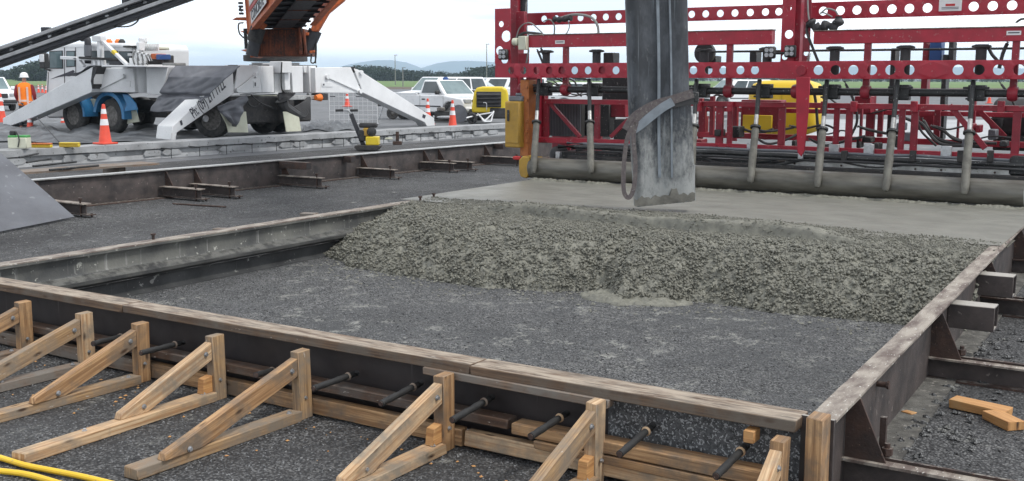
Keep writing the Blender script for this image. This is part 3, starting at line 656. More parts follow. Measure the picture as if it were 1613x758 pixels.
# folded lip where two pours meet
gy = np.interp(xs, [-6.34, -5.42, -4.78, -4.13, -3.47, -2.95, -2.44, -1.93], [8.8, 8.78, 8.66, 8.64, 8.56, 8.6, 8.64, 8.56])[None, :]+.1*vnoise(nx, ny, 13, 1, 12)+.04*vnoise(nx, ny, 40, 1, 13)
gd = Y-gy; amp = np.clip((xs+6.3)*1.2, 0, 1)*np.clip((-1.9-xs)*1.5, 0, 1); stp = np.clip((gd+.005)/.03, 0, 1); stp = stp*stp*(3-2*stp); up_ = (.085+.05*vnoise(nx, ny, 9, 1, 14))*np.exp(-np.maximum(gd, 0)/.42)*np.clip((ysm-Y)/.3, 0, 1)
H0 += amp[None, :]*(stp*up_-.03*np.exp(-((gd+.02)/.03)**2)+.014*np.exp(-((gd-.07)/.04)**2))
gd2 = gd-.13-.2*vnoise(nx, ny, 7, 1, 17); H0 += amp[None, :]*(.03*np.clip(gd2/.03, 0, 1)*np.exp(-np.maximum(gd2, 0)/.12)-.012*np.exp(-((gd2+.01)/.02)**2))
rough = np.clip((ysm-Y)/.12, 0, 1)*np.clip(tt*9+.5, 0, 1); msk = (tt > -.05) & (Y < ysm+.05)
A = stones(H0, xs, ys, 16000, .01, .022, .8, msk, 21); B = stones(H0, xs, ys, 3200, .03, .06, .75, msk, 22)
flat = 1-.97*np.exp(-(((Y-gy-.07)/.12)**2))*amp[None, :]
steep = 1-.35*np.clip(tt*1.2-.3, 0, 1)
Z = H0+(A+.6*B*(1-.6*np.clip(tt, 0, 1))-.018)*rough*flat*steep+.006*vnoise(nx, ny, 500, 240, 30)*rough
Z = np.where(tt < -.02, -.03, Z); Z = np.where((tt >= -.02) & (tt < .03), np.maximum(Z*1.0, .0)+.012*(tt+.02)/.05, Z)
Z = np.where(Y > ysm, np.minimum(Z, .4075-.05*np.clip((Y-ysm)/.1, 0, 1)), Z)
# horizontal jitter gives crumbly overhanging look on the slope
jx = .008*vnoise(nx, ny, 420, 200, 31)*rough; jy = -(.3*A)*rough*np.clip(1-tt, 0, 1)
fc = grid_mesh('fresh_concrete', X+jx, Y+jy, Z, 'conc_pile', Z > -.02)

def lumps(name, C, S, mat, ico=True, flat=1., seed=1):
    r = np.random.default_rng(seed); n = len(C)
    if ico:
        g = (1+5**.5)/2; vt = np.array([(-1, g, 0), (1, g, 0), (-1, -g, 0), (1, -g, 0), (0, -1, g), (0, 1, g), (0, -1, -g), (0, 1, -g), (g, 0, -1), (g, 0, 1), (-g, 0, -1), (-g, 0, 1)])/1.9
        fc_ = np.array([(0, 11, 5), (0, 5, 1), (0, 1, 7), (0, 7, 10), (0, 10, 11), (1, 5, 9), (5, 11, 4), (11, 10, 2), (10, 7, 6), (7, 1, 8), (3, 9, 4), (3, 4, 2), (3, 2, 6), (3, 6, 8), (3, 8, 9), (4, 9, 5), (2, 4, 11), (6, 2, 10), (8, 6, 7), (9, 8, 1)])
    else:
        vt = np.array([(1, 0, 0), (0, 1, 0), (-1, 0, 0), (0, -1, 0), (.1, .1, .8), (0, 0, -.8)], float); fc_ = np.array([(0, 1, 4), (1, 2, 4), (2, 3, 4), (3, 0, 4), (1, 0, 5), (2, 1, 5), (3, 2, 5), (0, 3, 5)])
    k = len(vt); P = vt[None]*(1+.5*(r.random((n, k, 1))-.5))*np.stack([np.ones(n), .65+.35*r.random(n), .5+.4*r.random(n)], -1)[:, None]
    q = r.normal(size=(n, 4)); q /= np.linalg.norm(q, axis=1)[:, None]; w, x, y, z = q.T
    Rm = np.stack([1-2*(y*y+z*z), 2*(x*y-z*w), 2*(x*z+y*w), 2*(x*y+z*w), 1-2*(x*x+z*z), 2*(y*z-x*w), 2*(x*z-y*w), 2*(y*z+x*w), 1-2*(x*x+y*y)], -1).reshape(n, 3, 3)
    P = np.einsum('nij,nkj->nki', Rm, P)*S[:, None, None]; P[..., 2] *= flat; P += C[:, None]; F_ = (fc_[None]+(np.arange(n)*k)[:, None, None]).reshape(-1)
    me = bpy.data.meshes.new(name); me.vertices.add(n*k); me.vertices.foreach_set('co', P.reshape(-1).astype(np.float32)); m_ = len(F_)//3; me.loops.add(len(F_)); me.loops.foreach_set('vertex_index', F_.astype(np.int32)); me.polygons.add(m_); me.polygons.foreach_set('loop_start', np.arange(0, m_*3, 3, dtype=np.int32)); me.polygons.foreach_set('use_smooth', np.full(m_, ico)); me.update(calc_edges=True); me.materials.append(MATS[mat])
    o = bpy.data.objects.new(name, me); COL.objects.link(o); return o
r_ = np.random.default_rng(77); sy_, sx_ = np.gradient(H0, st); area = np.sqrt(1+np.minimum(sy_**2+sx_**2, 6))
ok = ((tt > .0) & (Y < ysm+.02))*(area*(1-np.exp(-((gd-.07)/.11)**2)*amp[None, :]*np.clip(.75+1.6*vnoise(nx, ny, 22, 4, 95), 0, 1))*np.where(back > 0, np.where(r_.random(H0.shape) < .8, 1, .2), 1)); pr_ = (ok/ok.sum()).ravel()
pk = r_.choice(len(pr_), 85000, p=pr_); C = np.stack([(X+jx).ravel()[pk], (Y+jy).ravel()[pk], Z.ravel()[pk]], -1); nr_ = np.stack([-sx_, -sy_, np.ones_like(H0)], -1); nr_ /= np.linalg.norm(nr_, axis=-1)[..., None]
cn_ = (vnoise(nx, ny, 150, 70, 71)+.7*vnoise(nx, ny, 260, 120, 72)).ravel()[pk][:, None]; C += nr_.reshape(-1, 3)[pk]*(r_.random((len(pk), 1))*.017-.004+.035*cn_*np.where(tc_.ravel()[pk] > .9, .3, 1)[:, None])+r_.normal(size=C.shape)*.004; S_ = (.004+.0135*r_.random(len(pk))**2)*np.where(tc_.ravel()[pk] > .85, .62, 1); C[:, 2] = np.maximum(C[:, 2], .01)
o = lumps('concrete_lumps', C, S_, 'conc_pile', True, 1, 5); tag(o, 'coarse wet lumps covering the slope and top of the dumped concrete', 'concrete', kind='stuff')
tag(fc, 'heaped wet concrete with rough crumbly front and a folded lip, dumped across the bay', 'concrete', kind='stuff')
# screeded surface + bead in front of the roller
xs2 = np.arange(-7.28, -1.2, .03); ys2 = np.arange(9.15, 15.0, .03); nx, ny = len(xs2), len(ys2); X, Y = np.meshgrid(xs2, ys2)
X = np.where(X < -7.1, X, X); Z = .4045+.004*vnoise(nx, ny, 8, 8, 40)+.0022*vnoise(nx, ny, 60, 60, 41); Z = Z-.2*np.clip(-7.2-X, 0, 1)
struct(grid_mesh('screeded_concrete', X, Y, Z, 'conc_smooth'))
xs3 = np.arange(-7.2, -1.35, .011); ys3 = np.arange(11.76, 11.98, .011); nx, ny = len(xs3), len(ys3); X, Y = np.meshgrid(xs3, ys3)
Z = .402+(.016+.022*vnoise(nx, ny, 60, 1, 50))*np.exp(-((Y-11.89-.03*vnoise(nx, ny, 30, 1, 51))/.04)**2); Z += stones(Z, xs3, ys3, 3500, .008, .02, .9, np.ones_like(Z, bool), 52)*np.clip((Z-.405)*120, 0, 1)
fb = grid_mesh('concrete_bead', X, Y, Z, 'conc_pile'); tag(fb, 'thin bead of crumbly wet concrete pushed along in front of the roller', 'concrete', kind='stuff')
lx = np.arange(-4.15, -3.0, .01); ly = np.arange(7.05, 7.75, .01); LX, LY = np.meshgrid(lx, ly); q_ = ((LX+3.62)/.42)**2+((LY-7.5)/.3)**2+1.1*vnoise(len(lx), len(ly), 8, 6, 91)
LZ = .004+.05*np.clip(1-q_, 0, 1)**.6+.012*vnoise(len(lx), len(ly), 40, 26, 92)*np.clip(1.2-q_, 0, 1); LZ += stones(LZ, lx, ly, 900, .008, .02, .8, q_ < 1, 93)
lo_ = grid_mesh('slumped_lobe', LX, LY, np.where(q_ < 1.02, LZ, -.02), 'conc_pile', q_ < 1.0); tag(lo_, 'flat lobe of slumped wet concrete pushed out from the toe of the heap', 'concrete', kind='stuff')
# wet slurry film beside the left form end
b = MB(); n = 30; pts = []
for k in range(n): a = 2*math.pi*k/n; pts.append((-7.55+.42*math.cos(a)*(1+.3*math.sin(3*a)), 10.6+1.1*math.sin(a)*(1+.15*math.sin(5*a)), .008))
i = b.add(pts); b.face(range(i, i+n)); struct(b.build('slurry_film', 'conc_smooth'))
# loose stones in the bay and foreground
def scatter(name, n, region, smin, smax, mat, label, cat, zf=0):
    b = MB()
    for k in range(n):
        x, y = region(); s_ = random.uniform(smin, smax); c = V((x, y, zf+s_*.3)); o_ = [V((random.uniform(-1, 1), random.uniform(-1, 1), random.uniform(-.7, .7))).normalized() for _ in range(3)]
        ax = [V((s_*random.uniform(.6, 1.2), 0, 0)), V((0, s_*random.uniform(.5, 1), 0)), V((0, 0, s_*random.uniform(.35, .7)))]; R_ = Matrix.Rotation(random.uniform(0, 6.3), 3, 'Z'); ax = [R_@a for a in ax]
        i = b.add([c+ax[0]+ax[1]*.3, c+ax[1], c-ax[0], c-ax[1]+ax[0]*.2, c+ax[2]+ax[0]*.2, c-ax[2]])
        for q in ((0, 1, 4), (1, 2, 4), (2, 3, 4), (3, 0, 4)): b.face([i+k_ for k_ in q], [(0, 0)]*3)
    return tag(b.build(name, mat, ang=20), label, cat, kind='stuff')
def gravel(n, x0, x1, y0, y1, s0, s1, lab, z=0, seed=1, cut=None, mat='stone'):
    r = np.random.default_rng(seed); C = np.stack([x0+(x1-x0)*r.random(n), y0+(y1-y0)*r.random(n), np.zeros(n)], -1); cl = np.array([mn.noise(V((c[0]*1.3, c[1]*1.3, seed))) for c in C]); C = C[cl > -.25+.5*(r.random(n)-.5)]; n = len(C)
    if cut is not None: C = C[cut(C)]; n = len(C)
    S_ = s0+(s1-s0)*r.random(n)**3; C[:, 2] = z+S_*.25; tag(lumps('loose_gravel', C, S_, mat, False, .7, seed), lab, 'gravel', kind='stuff')
gravel(21000, -6.9, -1.3, 4.12, 7.8, .003, .011, 'small loose stones scattered over the floor of the open bay', .004, 3, lambda C: C[:, 1] < np.interp(C[:, 0], XF, YF)+.1)
gravel(9000, -6.9, -1.3, 4.12, 7.8, .003, .011, 'darker small stones scattered over the floor of the open bay', .004, 13, lambda C: C[:, 1] < np.interp(C[:, 0], XF, YF)+.1, 'stone_dark')
gravel(12000, -6.8, -1.2, 2.2, 3.95, .003, .009, 'small loose stones on the ground in front of the timber form', 0, 4); gravel(6000, -.95, 1.3, 4.1, 10, .004, .014, 'small loose stones between the sleeper beams on the right', 0, 5, None, 'stone_dark'); gravel(14000, -12.2, -7.1, 4.5, 17, .005, .016, 'small loose stones between the left form and the far form', 0, 6)
scatter('concrete_crumbs', 420, lambda: (lambda x: (x, float(np.interp(x, XF, YF))-random.random()**2*.5-.02))(random.uniform(-6.8, -1.7)), .006, .02, 'conc_pile', 'crumbs of wet concrete fallen in front of the heap', 'concrete', .004)
scatter('wood_chips', 120, lambda: (random.uniform(-6.3, -1.3), 3.82-random.random()**2*.6), .004, .013, 'chip_wood', 'wood chips and sawdust fallen among the braces', 'wood chips')
scatter('soil_clods', 150, lambda: (XR(6)+.12+random.random()*.35, random.uniform(4.4, 8)), .012, .035, 'subbase', 'dark clods and crust along the foot of the right form', 'soil')
# ================================================================ far steel form and its beams
XQ = lambda Y: -12.47+.052*(Y-8.4)
t = thing('steel_form', 'long rusty steel form standing beyond the strip of gravel, with a bright top edge', 'formwork', (-12.4, 12, 0))
strip_prof('top_flange', [(-.14, .388), (-.14, .402), (.03, .402), (.03, .388)], 5.5, 23, XQ, 40, 'bright_steel', .002, t)
strip_prof('web', [(-.06, .02), (-.06, .39), (-.04, .39), (-.02, .34), (-.02, .02)], 5.5, 23, XQ, 20, 'form_steel', .001, t)
strip_prof('base_flange', [(-.1, 0), (-.1, .014), (.12, .014), (.12, 0)], 5.5, 23, XQ, 30, 'rust', .003, t)
FB = [((98, 315), (137, 322), 'rusty beam end showing beside the tilted plate'), ((228, 294), (318, 299), 'rusty sleeper beam of the far form, nearer one of the first pair'), ((281, 290), (371, 295), 'rusty sleeper beam of the far form, farther one of the first pair'), ((427, 274), (508, 281), 'rusty sleeper beam of the far form below the open box tube'),
      ((546, 263), (623, 268), 'rusty sleeper beam of the far form below the yellow plate compactor'), ((642, 253), (716, 258), 'rusty sleeper beam of the far form, nearer one of the second pair'), ((678, 252), (745, 256), 'rusty sleeper beam of the far form, farther one of the second pair'), ((753, 243), (822, 249), 'rusty sleeper beam of the far form closest to the red machine')]
for (ax, ay), (bx, by), lab in FB:
    p = Pz(ax, ay, .16); q = Pz(bx, by, .16); Yc = q.y; X0 = XQ(Yc); X1 = q.x
    s_ = thing('sleeper_beam', lab, 'steel beam', (X1-.3, Yc, 0), group='sleeper beams in front of the far form')
    b = MB(); b.bar((X0, Yc, .1), (X1-.02, Yc, .1), .014, .13, wood=False); b.build('web', 'form_steel', s_)
    b = MB(); b.bar((X0, Yc, .163), (X1, Yc, .163), .12, .012, wood=False, jit=.002); b.build('top_flange', 'rail_top', s_)
    b = MB(); b.bar((X0, Yc, .035), (X1+.08, Yc, .035), .13, .012, wood=False, jit=.002); b.build('bottom_flange', 'rust', s_)
    b = MB(); b.tube((X1-.1, Yc-.02, 0), (X1-.1, Yc-.02, .23), .012); b.tube((X1-.1, Yc-.02, .2), (X1-.1, Yc-.02, .235), .026, n=6); b.tube((X1+.04, Yc+.03, 0), (X1+.04, Yc+.03, .05), .014); b.build('jack_bolt', 'rust', s_)
    b = MB(); b.prism([(X0+.0, Yc+.05, .37), (X0, Yc+.05, .17), (X0+.16, Yc+.05, .17), (X0+.03, Yc+.05, .37)], (0, .014, 0)); b.build('gusset', 'rust', t)
for (ax, ay), (bx, by), lab in (((452, 258), (486, 262), 'open box tube on the far form, nearest the camera'), ((523, 249), (556, 252), 'open box tube on the far form behind the compactor'), ((770, 231), (795, 233), 'open box tube on the far form beside the ochre cabinet')):
    q = Pz(bx, by-7, .4); X0 = XQ(q.y)+.02; b = MB(); b.bar((X0, q.y, .335), (q.x, q.y, .335), .13, .11, wood=False); o = b.build('box_tube', 'rust', origin=(X0, q.y, .28), bevel=.004)
    tag(o, lab, 'steel tube', 'box tubes fixed to the far form')
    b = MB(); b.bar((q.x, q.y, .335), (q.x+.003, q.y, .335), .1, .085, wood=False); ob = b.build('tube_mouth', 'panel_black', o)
p = Pz(385, 322, .01); q = Pz(275, 322, .01); b = MB(); b.tube(Pz(272, 321, .012), Pz(356, 326, .012), .012, n=6); tag(b.build('steel_rod', 'rust', origin=(q.x, q.y, 0)), 'thin rusty rod lying on the gravel below the first beam pair', 'rod')
for k, (a, c) in enumerate((((30, 248), (100, 242)), ((42, 256), (120, 250)), ((52, 262), (160, 255)), ((78, 268), (195, 261)))):
    p = Pz(a[0], a[1], .36); q = Pz(c[0]-40, c[1], .36); b = MB(); b.tube(p, q, .017, n=8)
    lab = ['farthest of the four dark steel bars beside the tilted plate', 'second farthest of the four dark steel bars beside the tilted plate', 'second nearest of the four dark steel bars beside the tilted plate', 'nearest and longest of the four dark steel bars beside the tilted plate'][k]
    tag(b.build('steel_bar', 'black_steel', origin=(p.x, p.y, .34)), lab, 'bar', 'dark steel bars beside the tilted plate')
b = MB(); b.bar((-14.5, 8.2, .33), (-14.2, 11.6, .33), .5, .03, wood=False); tag(b.build('timber_board', 'timber_old', origin=(-14.4, 10, .3)), 'grey board on blocks under the four dark steel bars', 'board')
for dy in (8.6, 11): 
    b = MB(); b.bb(-14.6, -14.2, dy, dy+.12, 0, .314); tag(b.build('timber_block', 'timber_old', origin=(-14.4, dy, 0)), 'block under the board that carries the dark steel bars, '+('nearer end' if dy < 9 else 'farther end'), 'block', 'blocks under the board')
for k in range(15):
    Y = 15.5+k*.72; x = edge_x(Y); b = MB(); b.tube((x-.02, Y, .2), (x+.34, Y-.02, .2), .017, n=7); b.tube((x+.3, Y, .19), (x+.3, Y, .0), .008, n=5)
    tag(b.build('dowel_bar', 'black_steel', origin=(x, Y, .2)), 'dark dowel bar sticking out of the key in the far slab edge', 'bar', 'dowel bars along the far slab edge')
# tilted plate at the left edge
B_ = Pz(116, 343, .02); A_ = Pz(0, 366, .02); C_ = PX(0, 243, -11.75); D_ = B_.lerp(C_, .1)
dl = (C_-D_); L0 = A_+(A_-B_).normalized()*2.6; L1 = C_+dl.normalized()*1.6
nrm = (A_-B_).cross(C_-B_).normalized()
if nrm.z < 0: nrm = -nrm
b = MB(); b.prism([B_, C_, C_+(A_-B_).normalized()*1.8, L0], nrm*.02)
tag(b.build('steel_plate', 'plate_steel', origin=B_, bevel=.002), 'large tilted grey steel plate with pale splashes at the left edge of the photo', 'plate')
# yellow hoses bottom left
for k, pts in enumerate((((-60, 705), (0, 721), (40, 733), (85, 742), (135, 752), (200, 768)), ((-60, 738), (0, 742), (45, 748), (95, 762), (140, 775)))):
    b = MB(); b.pipe(spline([Pz(x, y, .018) for x, y in pts], 6), .013, 10)
    tag(b.build('air_hose', 'hose_yellow', origin=Pz(*pts[2], 0)), ('upper' if k == 0 else 'lower')+' yellow hose crossing the bottom left corner of the photo', 'hose', 'yellow hoses in the bottom left corner')
# ================================================================ RED PAVING MACHINE
mc = thing('paving_machine', 'red concrete paving machine with perforated beams, hanging vibrator tubes and a long wet roller', 'machine', (-4.6, 12.6, 0))
def beam(name, x0, x1, y0, yb0, Y, th, holes, r, mat='red_paint', x0w=None, x1w=None, parent=mc, par2=None):
    """perforated beam; (x0,y0) top-left pixel, yb0 bottom pixel at the left, constant height"""
    a = PY(x0, y0, Y); c = PY(x0, yb0, Y); X1 = x1w if x1w is not None else PY(x1, y0, Y).x
    H_ = a.z-c.z; L_ = X1-a.x; hs = [(PY(h, (y0+yb0)/2, Y).x-a.x, H_/2, r) for h in holes]
    hs = [h for h in hs if r < h[0] < L_-r]
    b = MB(); b.holed(c, (1, 0, 0), (0, 0, 1), L_, H_, hs, -th); o = b.build(name, mat, parent, bevel=.003); return a, H_, X1
YB = 12.3
jx_ = PY(1228, 110, YB).x
h3 = [805, 824.4, 845, 865, 884.5, 905, 926, 948, 970, 1092, 1116, 1139, 1166, 1189]
a, H3, _ = beam('lower_beam', 780, 0, 100.2, 122.3, YB, .012, h3, .05, x1w=jx_)
Z3 = a.z
for zz in (Z3-.006, Z3-H3+.006):
    b = MB(); b.bb(a.x, -.9, YB+.013, YB+.1, zz-.006, zz+.006); b.build('beam_flange', 'red_clean', mc)
b = MB(); hs = [(PY(h, 110, YB-.006).x-jx_-.001, H3/2+.005, .055) for h in (1289, 1316, 1344, 1373.5, 1402.6, 1432, 1509, 1542, 1573, 1605)]+[(3.0, H3/2, .055)]
b.holed((jx_+.001, YB-.006, Z3-H3-.006), (1, 0, 0), (0, 0, 1), 3.3, H3+.012, hs, -.012); b.build('lower_beam', 'red_paint', mc, bevel=.003)
p = PY(1262, 111, YB-.02); b = MB(); b.tube((p.x, YB-.008, p.z), (p.x, YB-.03, p.z), .06, n=8); b.build('hub_cover', 'red_clean', mc)
for px in (865, 884.5, 948):
    p = PY(px, 111, YB+.03); b = MB(); b.tube((p.x, YB+.03, p.z), (p.x, YB+.04, p.z), .07, n=12); b.build('backing_disc', 'red_clean', mc)
# upper perforated beam
h1 = [856.7, 876, 895, 914, 934.6, 953.8, 974, 1089, 1111, 1134, 1157, 1181, 1205, 1226]
YU = 13.0; a1, H1, _ = beam('upper_beam', 829, 0, 21, 40.5, YU, .012, h1, .045, x1w=PY(1245, 10, YU).x)
a2 = PY(1262, 8, YU); b = MB(); hs = [(PY(h, 12, YU).x-a2.x, H1/2+.01, .052) for h in (1297, 1324, 1350, 1377, 1405, 1432.5, 1461, 1533.6, 1563.6, 1594)]+[(3.1, H1/2, .05)]
b.holed((a2.x, YU-.004, a1.z-H1-.02), (1, 0, 0), (0, 0, 1), 3.4, H1+.03, hs, -.012); b.build('upper_beam', 'red_paint', mc, bevel=.003)
b = MB(); b.bb(a1.x, a2.x+3.4, YU+.013, YU+.12, a1.z-.03, a1.z-.018); b.build('beam_flange', 'red_clean', mc)
# middle boxed rails with grey dusty tops
YM = 12.45
def rail(x0, y0, y1, X1, nm='box_rail'):
    a = PY(x0, y0, YM); c = PY(x0, y1, YM); b = MB(); b.bb(a.x, X1, YM, YM+.12, c.z, a.z); b.build(nm, 'red_paint', mc, bevel=.004)
    b = MB(); b.bb(a.x-.01, X1+.01, YM-.012, YM+.13, a.z+.001, a.z+.012); b.build('rail_cap', 'rail_top', mc, bevel=.002); return a, c
ra, rc = rail(832, 56, 75, PY(1216, 52, YM).x); rb, rd = rail(1282, 49.5, 69.5, -.9)
for px, py in ((882, 66.5), (1597, 52)):
    p = PY(px, py, YM-.002); b = MB(); b.bb(p.x-.07, p.x+.07, YM-.004, YM-.001, p.z-.022, p.z+.022); st_ = b.build('sticker', 'mark_white', mc)
    b = MB(); b.bb(p.x-.055, p.x+.055, YM-.0055, YM-.0045, p.z-.004, p.z+.008); b.build('printed_line', 'mark_dark', st_)
p = PY(1497, 9, YU-.006); b = MB(); b.bb(p.x-.12, p.x+.12, YU-.012, YU-.006, p.z-.06, p.z+.075); sg = b.build('warning_plate', 'mark_white', mc, bevel=.002)
b = MB(); b.bb(p.x-.05, p.x+.05, YU-.0145, YU-.0125, p.z-.005, p.z+.02); b.build('warning_band', 'mark_red', sg)
for dz in (-.02, -.035): b = MB(); b.bb(p.x-.09, p.x+.09, YU-.0145, YU-.0125, p.z+dz-.003, p.z+dz+.003); b.build('printed_line', 'mark_dark', sg)
# left side plate, masts
a = PY(779.5, 14, 12.35); c = PY(804, 100, 12.35); Wp = c.x-a.x; Hp = a.z-Z3
b = MB(); b.holed((a.x, 12.35, Z3), (1, 0, 0), (0, 0, 1), Wp, Hp, [], -.012) if 0 else None
# split the plate vertically so that three holes sit above each other
b.holed((a.x, 12.35, Z3), (0, 0, 1), (1, 0, 0), Hp, Wp, [(.05, Wp*.62, .055), (.17, Wp*.3, .06), (.36, Wp*.72, .075), (.52, Wp*.4, .04)], .012); b.build('side_plate', 'red_paint', mc, bevel=.004)
def post(x0, x1, ytop, ybot, Y, dep, name, mat='red_clean', ztop=None):
    a = PY(x0, ybot, Y); c = PY(x1, ytop, Y); b = MB(); b.bb(a.x, c.x, Y, Y+dep, a.z, ztop if ztop else c.z); return b.build(name, mat, mc, bevel=.005)
post(803, 816, 0, 178, 12.62, .16, 'mast', ztop=3.3); post(818, 829, 0, 60, 12.68, .04, 'mast_rail', 'black_steel', ztop=3.3)
post(812, 826, 18, 56, 12.5, .08, 'mast_carriage'); post(816, 829, 84, 100, 12.5, .08, 'mast_carriage'); post(828, 846, 100, 221, 12.72, .14, 'end_column'); post(841, 858, 150, 221, 12.85, .1, 'end_column')
post(1247, 1262.5, 0, 118, 12.62, .18, 'mast', ztop=3.5)
a = PY(1229, 100, 12.55); b = MB(); b.holed((a.x, 12.55, Z3), (0, 0, 1), (1, 0, 0), .95, .155, [(.06, .05, .035), (.13, .11, .03), (.32, .09, .05), (.62, .08, .03), (.8, .07, .04)], .01); b.build('mast_plate', 'red_paint', mc, bevel=.003)
a = PY(1263, 100, 12.55); b = MB(); b.holed((a.x, 12.55, Z3), (0, 0, 1), (1, 0, 0), .95, .085, [(.1, .045, .03), (.3, .045, .026), (.55, .04, .025)], .01); b.build('mast_plate', 'red_clean', mc, bevel=.003)
b = MB(); Y_ = 12.2; b.prism([PY(x, y, Y_) for x, y in ((1254, 122), (1276, 122), (1273, 180), (1267, 238), (1262, 247), (1256, 240), (1254, 190))], (0, .02, 0)); b.build('mast_foot', 'red_paint', mc, bevel=.003)
b = MB(); 
for k in range(26): pass
p0 = PY(1275, 84, 12.5); p1 = PY(1269, 118, 12.5); b.pipe([p0.lerp(p1, i/90)+V((math.cos(i*.9)*.018, math.sin(i*.9)*.018, 0)) for i in range(91)], .004, 5); b.build('coil_spring', 'bright_steel', mc)
# cross pipe with hangers
p0 = PY(824, 139.5, 12.5); zp = p0.z-.008
b = MB(); b.tube((p0.x, 12.5, zp), (-.9, 12.5, zp), .042, n=16); b.build('cross_pipe', 'black_steel', mc)
for px in (824, 891, 1148, 1255, 1364, 1596):
    p = PY(px, 140, 12.5)
    b = MB(); b.lathe([(.07, -.05), (.085, -.02), (.085, .02), (.07, .05)], (p.x, 12.5, zp), (1, 0, 0), 14); b.build('pipe_collar', 'red_clean', mc)
    if px not in (824, 1255):
        b = MB(); b.bb(p.x-.035, p.x+.035, 12.47, 12.53, zp+.06, rc.z); b.build('hanger', 'red_clean', mc, bevel=.004)
# end frames that carry the machine on its crawlers (right one beyond the picture)
for x0, nm in ((-.92, 'end_frame'),):
    b = MB(); b.bb(x0, x0+.3, 12.4, 14.4, .5, 1.0); b.bb(x0+.02, x0+.22, 12.5, 12.8, 1.0, 2.7); b.build(nm, 'red_clean', mc, bevel=.02)
    b = MB(); b.bb(x0+.02, x0+.34, 12.2, 14.6, .02, .49); b.build('crawler_track', 'black_rubber', mc, bevel=.12, seg=3)
b = MB(); a = PY(870, 200, 13.6); b.bb(a.x+.1, a.x+.4, 13.4, 14.4, .5, 1.0); b.build('end_frame', 'red_clean', mc, bevel=.02); b = MB(); b.bb(a.x+.08, a.x+.4, 13.3, 14.6, .41, .75); b.build('crawler_track', 'black_rubber', mc, bevel=.12, seg=3)
# vibrator arms
ARM = [((850, 112), (840, 272)), ((929, 112), (931, 272)), ((1098, 112), (1088, 285)), ((1197, 112), (1182, 287)), ((1303, 112), (1287, 294)), ((1414, 112), (1395, 300)), ((1533, 112), (1519, 305))]
for k, ((ax, ay), (bx, by)) in enumerate(ARM):
    q = PY(ax, 139, 12.42); top = V((q.x, 12.4, zp+.05)); bot = PY(bx, by, 11.86)
    b = MB(); b.box((q.x+.03, 12.5, zp), (.17, .14, .17)); br = b.build('vibrator_bracket', 'black_steel', mc, bevel=.006)
    b = MB(); b.box((q.x+.03, 12.42, zp+.055), (.26, .03, .025)); b.box((q.x+.03, 12.42, zp-.06), (.2, .03, .02)); b.build('bracket_plate', 'black_steel', br, bevel=.003)
    d = (bot-top); m1 = top+d*.3; m2 = top+d*.42
    b = MB(); b.tube(top+V((0, 0, .08)), m1, .026, n=12); b.build('arm', 'black_steel', br)
    b = MB(); b.tube(m1, m2+d*.02, .025, n=12); b.build('steel_rod', 'bright_steel', br)
    w = d.normalized(); b = MB(); b.lathe([(.03, -.012), (.062, -.012), (.062, .012), (.03, .012)], m2+d*.01, w, 14); b.build('clamp', 'black_steel', br)
    b = MB(); b.lathe([(.036, 0), (.043, .03), (.041, d.length*.22), (.045, d.length*.27), (.042, d.length*.5), (.036, d.length*.555), (.02, d.length*.575)], m2+d*.012, w, 14); b.build('vibrator_tube', 'tube_conc', br, ang=50)
    z0 = Z3; z1 = rc.z-.01
    b = MB(); b.tube((q.x+.04, 12.52, z0-.15), (q.x+.04, 12.52, z1-.03), .055 if k else .05, n=14); dm = b.build('damper', 'black_rubber', mc)
    b = MB(); b.lathe([(.05, -.02), (.1, -.012), (.1, .006), (.06, .02)], (q.x+.04, 12.52, z1-.045), (0, 0, 1), 16); b.build('damper_disc', 'black_steel', dm)
# trusses
def chord(x0, y0, Y, h, X1, mat='red_paint', dep=.07, nm='truss_chord', slope=0):
    a = PY(x0, y0, Y); b = MB(); b.bar((a.x, Y, a.z), (X1, Y, a.z+slope), dep, h, wood=False); b.build(nm, mat, mc, bevel=.004); return a
c1 = chord(858, 159.5, 12.68, .062, -.9); c2 = chord(822, 219, 12.66, .075, -.9)
c3 = chord(1100, 172, 13.75, .055, -.9); c4 = chord(1100, 212, 13.7, .07, -.9); c5 = chord(850, 203, 13.9, .06, -4.8)
for px, w in ((861, .07), (941, .07), (1134, .09), (1150, .06), (1232, .08), (1318, .06), (1338, .075), (1421, .065), (1441, .075), (1602, .08)):
    p = PY(px, 190, 12.68); b = MB(); b.bb(p.x-w/2, p.x+w/2, 12.655, 12.70, c2.z+.02, c1.z); b.build('truss_post', 'red_clean', mc, bevel=.003)
    b = MB(); b.bb(p.x-w/2-.01, p.x+w/2+.012, 12.612, 12.65, c2.z-.03, c2.z-.015); b.tube((p.x, 12.6, c2.z), (p.x, 12.62, c2.z), .014, n=6); b.build('truss_lug', 'red_clean', mc)
for (x0, y0), (x1, y1), Y, w in (((866, 162), (914, 216), 12.68, .05), ((962, 216), (990, 188), 12.68, .05), ((1496, 166), (1552, 234), 12.68, .06), ((1540, 172), (1583, 216), 13.7, .06)):
    b = MB(); b.bar(PY(x0, y0, Y), PY(x1, y1, Y), .04, w, wood=False); b.build('truss_brace', 'red_clean', mc, bevel=.003)
for px, y0, y1, w in ((1107, 165, 216, .1), (1187, 168, 216, .07), (1373, 150, 216, .1), (1388, 165, 216, .06), (1478, 165, 216, .07)):
    p = PY(px, y0, 13.7); q = PY(px, y1, 13.7); b = MB(); b.bb(p.x-w/2, p.x+w/2, 13.68, 13.74, q.z, p.z); b.build('rear_post', 'red_clean', mc, bevel=.003)
